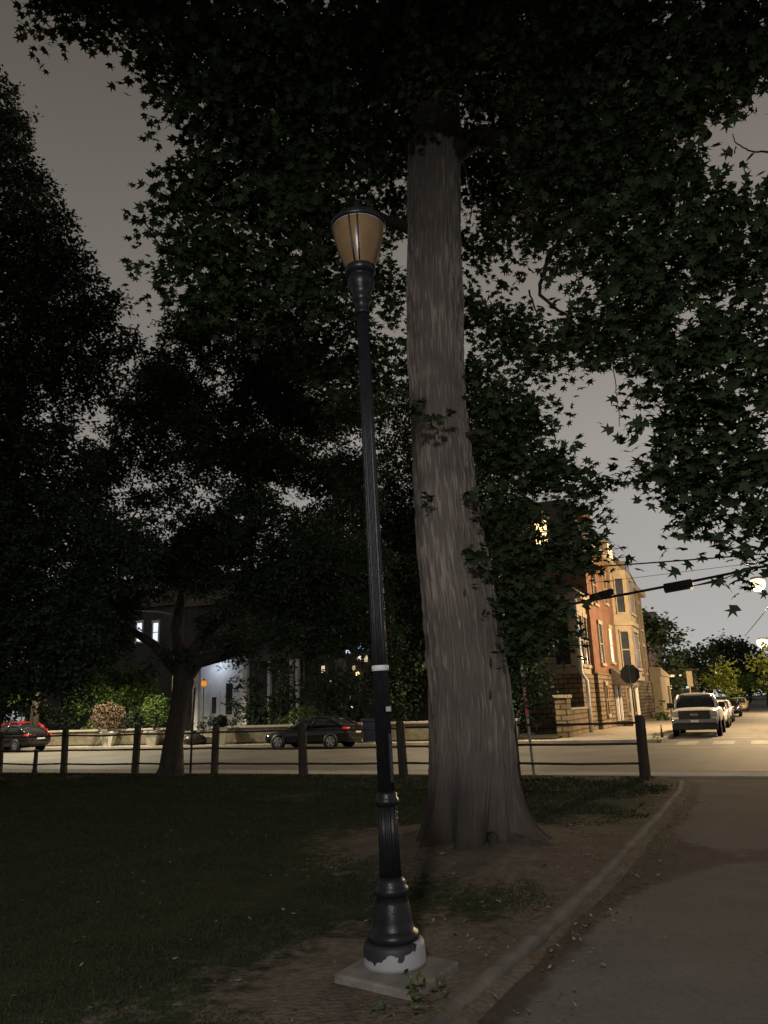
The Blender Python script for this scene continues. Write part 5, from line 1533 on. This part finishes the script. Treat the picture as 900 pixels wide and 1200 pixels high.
h = terrace("terraced house with pale porch posts behind the black sedan", 300, 372, 9.4, 'greywall', [(330, 795, 11, 30, 'pane'), (352, 790, 10, 30, 'pane'), (345, 700, 9, 22, 'pane')])
for px in (315, 341, 348):
    MB().ubox(upx(px, VH - 2), upx(px, VH - 2) + .22, VH - 2.2, VH - 1.98, .3, 4.8).build("porch_post", M['white_wood'], h, bevel=.015)
MB().ubox(upx(308, VH), upx(364, VH), VH - 2.4, VH - .1, 4.8, 5.15).build("porch_roof", M['slate'], h, bevel=.03)
MB().ubox(upx(308, VH), upx(364, VH), VH - 2.4, VH - .1, .0, .3).build("porch_floor", M['walk'], h, bevel=.02)
h = terrace("dark terraced house with tiny warm and blue lights behind tree crown", 372, 520, 9.3, 'greywall', [(400, 790, 10, 30, 'pane'), (470, 790, 10, 30, 'pane'), (425, 700, 9, 22, 'pane')])
for (px, py, wpx, hpx, mm_) in ((424, 759, 7, 4, 'lit_sky'), (409, 764, 5, 4, 'lit_cool'), (422, 771, 5, 4, 'lit_white'), (430, 772, 4, 7, 'lit_soft'), (416, 783, 3, 5, 'lit_soft'), (420, 790, 4, 5, 'lit_warm'), (411, 829, 8, 3, 'lit_white'), (388, 798, 4, 2, 'lit_white'), (380, 785, 4, 10, 'lit_soft')):
    u, z = hv(px, py); s = 48 / F / 2
    MB().ubox(u - wpx * s, u + wpx * s, VH - .2, VH - .1, z - hpx * s, z + hpx * s).build("lit_pane", M[mm_], h, bevel=.02)
h = terrace("dark side-yard house behind the low branches right of the big trunk", 520, 596, 9.0, 'greywall', [(560, 790, 10, 30, 'pane')])

# orange bulb and blue box on the porch, bag and bins on the far sidewalk
u_, z_ = onv(239, 801, 41.5)
q = uv(u_, 41.5, z_)
ol = thing("porch_lantern", Vector((q.x, q.y, z_)), "small glowing orange lantern on a stake right of the leaning trunk", "lantern")
ob = MB().lathe([(.02, z_ - .2), (.15, z_ - .15), (.2, z_), (.14, z_ + .16), (.02, z_ + .2)], 14, (q.x, q.y)); ob.build("globe", M['lit_orange'], ol)
MB().tube([Vector((q.x, q.y, .05)), Vector((q.x, q.y, z_ - .2))], .03, 6).build("stake", M['rail'], ol)
MB().lathe([(.12, z_ + .19), (.06, z_ + .26), (.01, z_ + .3)], 10, (q.x, q.y)).build("cap", M['rail'], ol)
u_ = upx(256, 42); q = uv(u_, 42, .1)
bb_ = thing("storage_box", q, "small bright blue plastic box below the white porch", "box")
MB().hexa([q + Vector((-.34, -.25, .45)), q + Vector((.34, -.25, .45)), q + Vector((.34, .25, .45)), q + Vector((-.34, .25, .45)), q + Vector((-.4, -.3, .95)), q + Vector((.4, -.3, .95)), q + Vector((.4, .3, .95)), q + Vector((-.4, .3, .95))]).build("tub", M['bluebox'], bb_, bevel=.03)
MB().box(q.x - .43, q.x + .43, q.y - .33, q.y + .33, q.z + .95, q.z + 1.02).build("lid", M['bluebox'], bb_, bevel=.02)
MB().box(q.x - .45, q.x + .45, q.y - .35, q.y + .35, -.1, q.z + .45).build("plinth", M['stucco'], bb_, bevel=.02)

q = uv(upx(228, 34.2), 34.2, .02)
bg_ = thing("trash_bag", q, "dark lumpy trash bag on far sidewalk right of the leaning trunk", "trash bag")
vs = []
prof_ = [(.42, 0), (.55, .15), (.5, .35), (.33, .52), (.12, .6), (.1, .66), (.16, .74)]
bm_ = MB()
for i, (r_, z) in enumerate(prof_):
    for k in range(18):
        a = 2 * math.pi * k / 18
        rr = r_ * (1 + .13 * math.sin(a * 3 + z * 5) + .07 * math.sin(a * 7 + i))
        vs.append(q + Vector((math.cos(a) * rr * 1.25, math.sin(a) * rr * .8, z)))
bm_.add(vs, [(i * 18 + k, i * 18 + (k + 1) % 18, (i + 1) * 18 + (k + 1) % 18, (i + 1) * 18 + k) for i in range(len(prof_) - 1) for k in range(18)] + [tuple(reversed(range(18)))], True)
bm_.build("sack", M['bag'], bg_, sub=1)

q = uv(upx(431, 33.8), 33.8, .02)
bn = thing("wheeled_bin", q, "navy blue bin with pale front edges behind the black sedan", "bin")
MB().hexa([q + Vector((-.3, -.32, .08)), q + Vector((.3, -.32, .08)), q + Vector((.3, .32, .08)), q + Vector((-.3, .32, .08)), q + Vector((-.37, -.38, 1.0)), q + Vector((.37, -.38, 1.0)), q + Vector((.37, .38, 1.0)), q + Vector((-.37, .38, 1.0))]).build("tub", M['bluebin'], bn, bevel=.03)
MB().hexa([q + Vector((-.4, -.42, 1.0)), q + Vector((.4, -.42, 1.0)), q + Vector((.4, .42, 1.0)), q + Vector((-.4, .42, 1.0)), q + Vector((-.36, -.36, 1.07)), q + Vector((.36, -.36, 1.07)), q + Vector((.36, .4, 1.12)), q + Vector((-.36, .4, 1.12))]).build("lid", M['bluebin'], bn, bevel=.02)
for s in (-1, 1):
    MB().tube([q + Vector((s * .3, .3, .12)), q + Vector((s * .36, .3, .12))], .12, 14).build("wheel", M['tyre'], bn)
MB().box(q.x - .33, q.x - .27, q.y - .41, q.y - .36, .1, .98).build("edge_strip", M['stucco'], bn, bevel=.006)

# planters with ball shrubs
def planter(label, px, v, r0, hgt, mat, leafm, ball_px, ball_py, ball_r, leafs, trunk=True):
    q = uv(upx(px, v), v, .02)
    t = thing("planter_shrub", q, label, "potted shrub")
    hs = [[q + Vector((sx * r0 * k, sy * r0 * k, z)) for sx, sy in ((-1, -1), (1, -1), (1, 1), (-1, 1))] for k, z in ((.62, 0), (1, hgt), (1.08, hgt), (1.08, hgt + .08), (.9, hgt + .08), (.85, hgt - .02))]
    MB().loft(hs, False).build("pot", M[mat], t, bevel=.01)
    c = at(ball_px, ball_py, q.y)
    MB().tube([q + Vector((0, 0, hgt - .05)), q.lerp(c, .5) + Vector((0, 0, .1)), c], [.05, .04, .03], 8).build("stem", M['darkbark'], t)
    s = zdepth(c) / F
    P_, D_ = clump_points(c, ball_r * s, 1500, 6, .12, .95, .28)
    leaves("foliage", P_, np.full(len(P_), leafs), 'tri', M[leafm], t, .9, D_)


planter("pale tapered planter holding a dead brown ball shrub", 129, 34.0, .38, .72, 'pot', 'leaf_brown', 127, 839, 18, .14)
planter("pale planter with round bright green ball shrub left of leaning trunk", 180, 34.0, .36, .7, 'pot', 'leaf_yard', 185, 832, 19, .14)
planter("narrow pale planter behind the fourth fence post with low green shrub", 260, 34.0, .3, .8, 'pot', 'leaf_dark', 258, 846, 7, .12)

# yard shrubs
for (lab, px, v, cl, mt_, lf) in (
    ("dark evergreen shrub standing above the black sedan's hood", 330, 37.5, [(315, 825, 14, 1), (335, 815, 16, 1), (345, 832, 15, 1), (325, 842, 12, 1)], 'leaf_mid', .16),
    ("mid green rounded shrub behind the black sedan's windshield", 352, 36.2, [(345, 838, 9, 1), (358, 833, 10, 1), (368, 838, 9, 1), (335, 846, 8, 1)], 'leaf_yard', .13),
    ("dark broad shrub behind the black sedan's roof", 390, 38, [(380, 815, 18, 1), (400, 820, 18, 1), (415, 835, 14, 1), (390, 838, 14, 1), (375, 795, 12, .7)], 'leaf_mid', .16),
    ("tall upright dark shrub between the white porch and pale posts", 305, 38.5, [(300, 800, 12, 1), (296, 822, 14, 1), (307, 780, 10, .8), (312, 840, 14, 1), (295, 840, 12, 1)], 'leaf_mid', .16),
    ("grassy green bush on the verge left of the planters", 112, 35.6, [(108, 850, 7, 1), (116, 855, 6, 1), (100, 855, 6, 1)], 'leaf_yard', .13),
    ("leafy dark shrub hiding the right side of the white porch", 283, 40.5, [(278, 800, 11, .8), (272, 822, 11, .9), (282, 778, 9, .6), (284, 835, 12, 1), (262, 778, 8, .5)], 'leaf_mid', .15),
    ("low green hedge beneath the white porch", 250, 38, [(245, 846, 8, 1), (262, 848, 9, 1), (275, 846, 9, 1), (236, 850, 7, 1)], 'leaf_mid', .14),
    ("dark bush behind the dark car at far left", 60, 38, [(50, 835, 14, 1), (70, 838, 14, 1), (88, 842, 12, 1), (35, 838, 12, 1)], 'leaf_dark', .16),
    ("dark hedge in the yard left of the ball shrubs", 160, 37, [(150, 845, 10, 1), (163, 838, 12, 1), (160, 855, 9, 1)], 'leaf_dark', .15),
    ("dry yellow weeds at the sidewalk corner by the pickup", 772, 34.3, [(770, 862, 3.5, 1), (778, 860, 3, .8), (764, 864, 2.5, .8)], 'leaf_lime', .1),
    ("scrubby green weeds between the garage and the pickup", 778, 60, [(776, 835, 7, 1), (770, 840, 5, 1), (782, 842, 6, 1), (775, 822, 5, .8)], 'leaf_yard', .2),
    ("dark overgrown bush in the driveway right of the big trunk", 626, 38.5, [(615, 835, 12, 1), (622, 815, 14, 1), (608, 850, 10, 1), (600, 830, 14, 1)], 'leaf_dark', .16),
):
    base = uv(upx(px, v), v, .05)
    t = thing("shrub", base, lab, "shrub")
    MB().tube([base, base + Vector((0, 0, .5))], [.05, .02], 6).build("stem", M['darkbark'], t)
    crown("foliage", [(c[0], c[1], base.y, c[2], c[3]) for c in cl], lf, 'tri', M[mt_], t, 22, sl=.2, spray=8)

# distant tree line closing the horizon
for i, (lab, x0, x1, Y, hpx) in enumerate((("far-off wooded skyline behind the houses", -300, 1300, 260, 60),)):
    P_ = []
    for k in range(420):
        px = rnd.uniform(-300, 1250)
        P_.append((px, 818 - .035 * (px - 450) - rnd.uniform(0, 26), rnd.uniform(240, 300), rnd.uniform(14, 22), 1))
    o = crown("distant_woods", P_, 1.6, 'tri', M['leaf_dark'], None, 14, sl=3)
    tag(o, lab, "woods", kind="stuff")

# ------------------------------------------------------------------ added spot behind the viewer, without a fixture, lighting trunk and lamp post
lamp('SPOT', "added_front_spot", (-1.2, -4.5, 5.2), 2700, (1, .96, .92), .3, (0.2, 9.0, 1.0), R(86), 1.0)

GROUPS = dict(parked_car="cars parked along the streets", row_house="row houses on the side street", terraced_house="terraced houses on the cross street", street_lamp="lit street lamps", street_tree="trees along the streets",
              shrub="yard shrubs", planter_shrub="potted shrubs on the far sidewalk", retaining_wall="low yard walls", weed="weeds by the concrete pad", overhead_wire="overhead wires")
for o in list(col.objects):
    if o.parent is None and "label" in o and o.name.split(".")[0] in GROUPS:
        o["group"] = GROUPS[o.name.split(".")[0]]

scene.view_settings.view_transform = 'Standard'
scene.view_settings.look = 'None'
scene.view_settings.exposure = 0
scene.render.engine = 'CYCLES'
scene.cycles.max_bounces = 5
scene.cycles.diffuse_bounces = 3
scene.cycles.transparent_max_bounces = 8
scene.cycles.sample_clamp_indirect = 4
scene.cycles.use_denoising = True
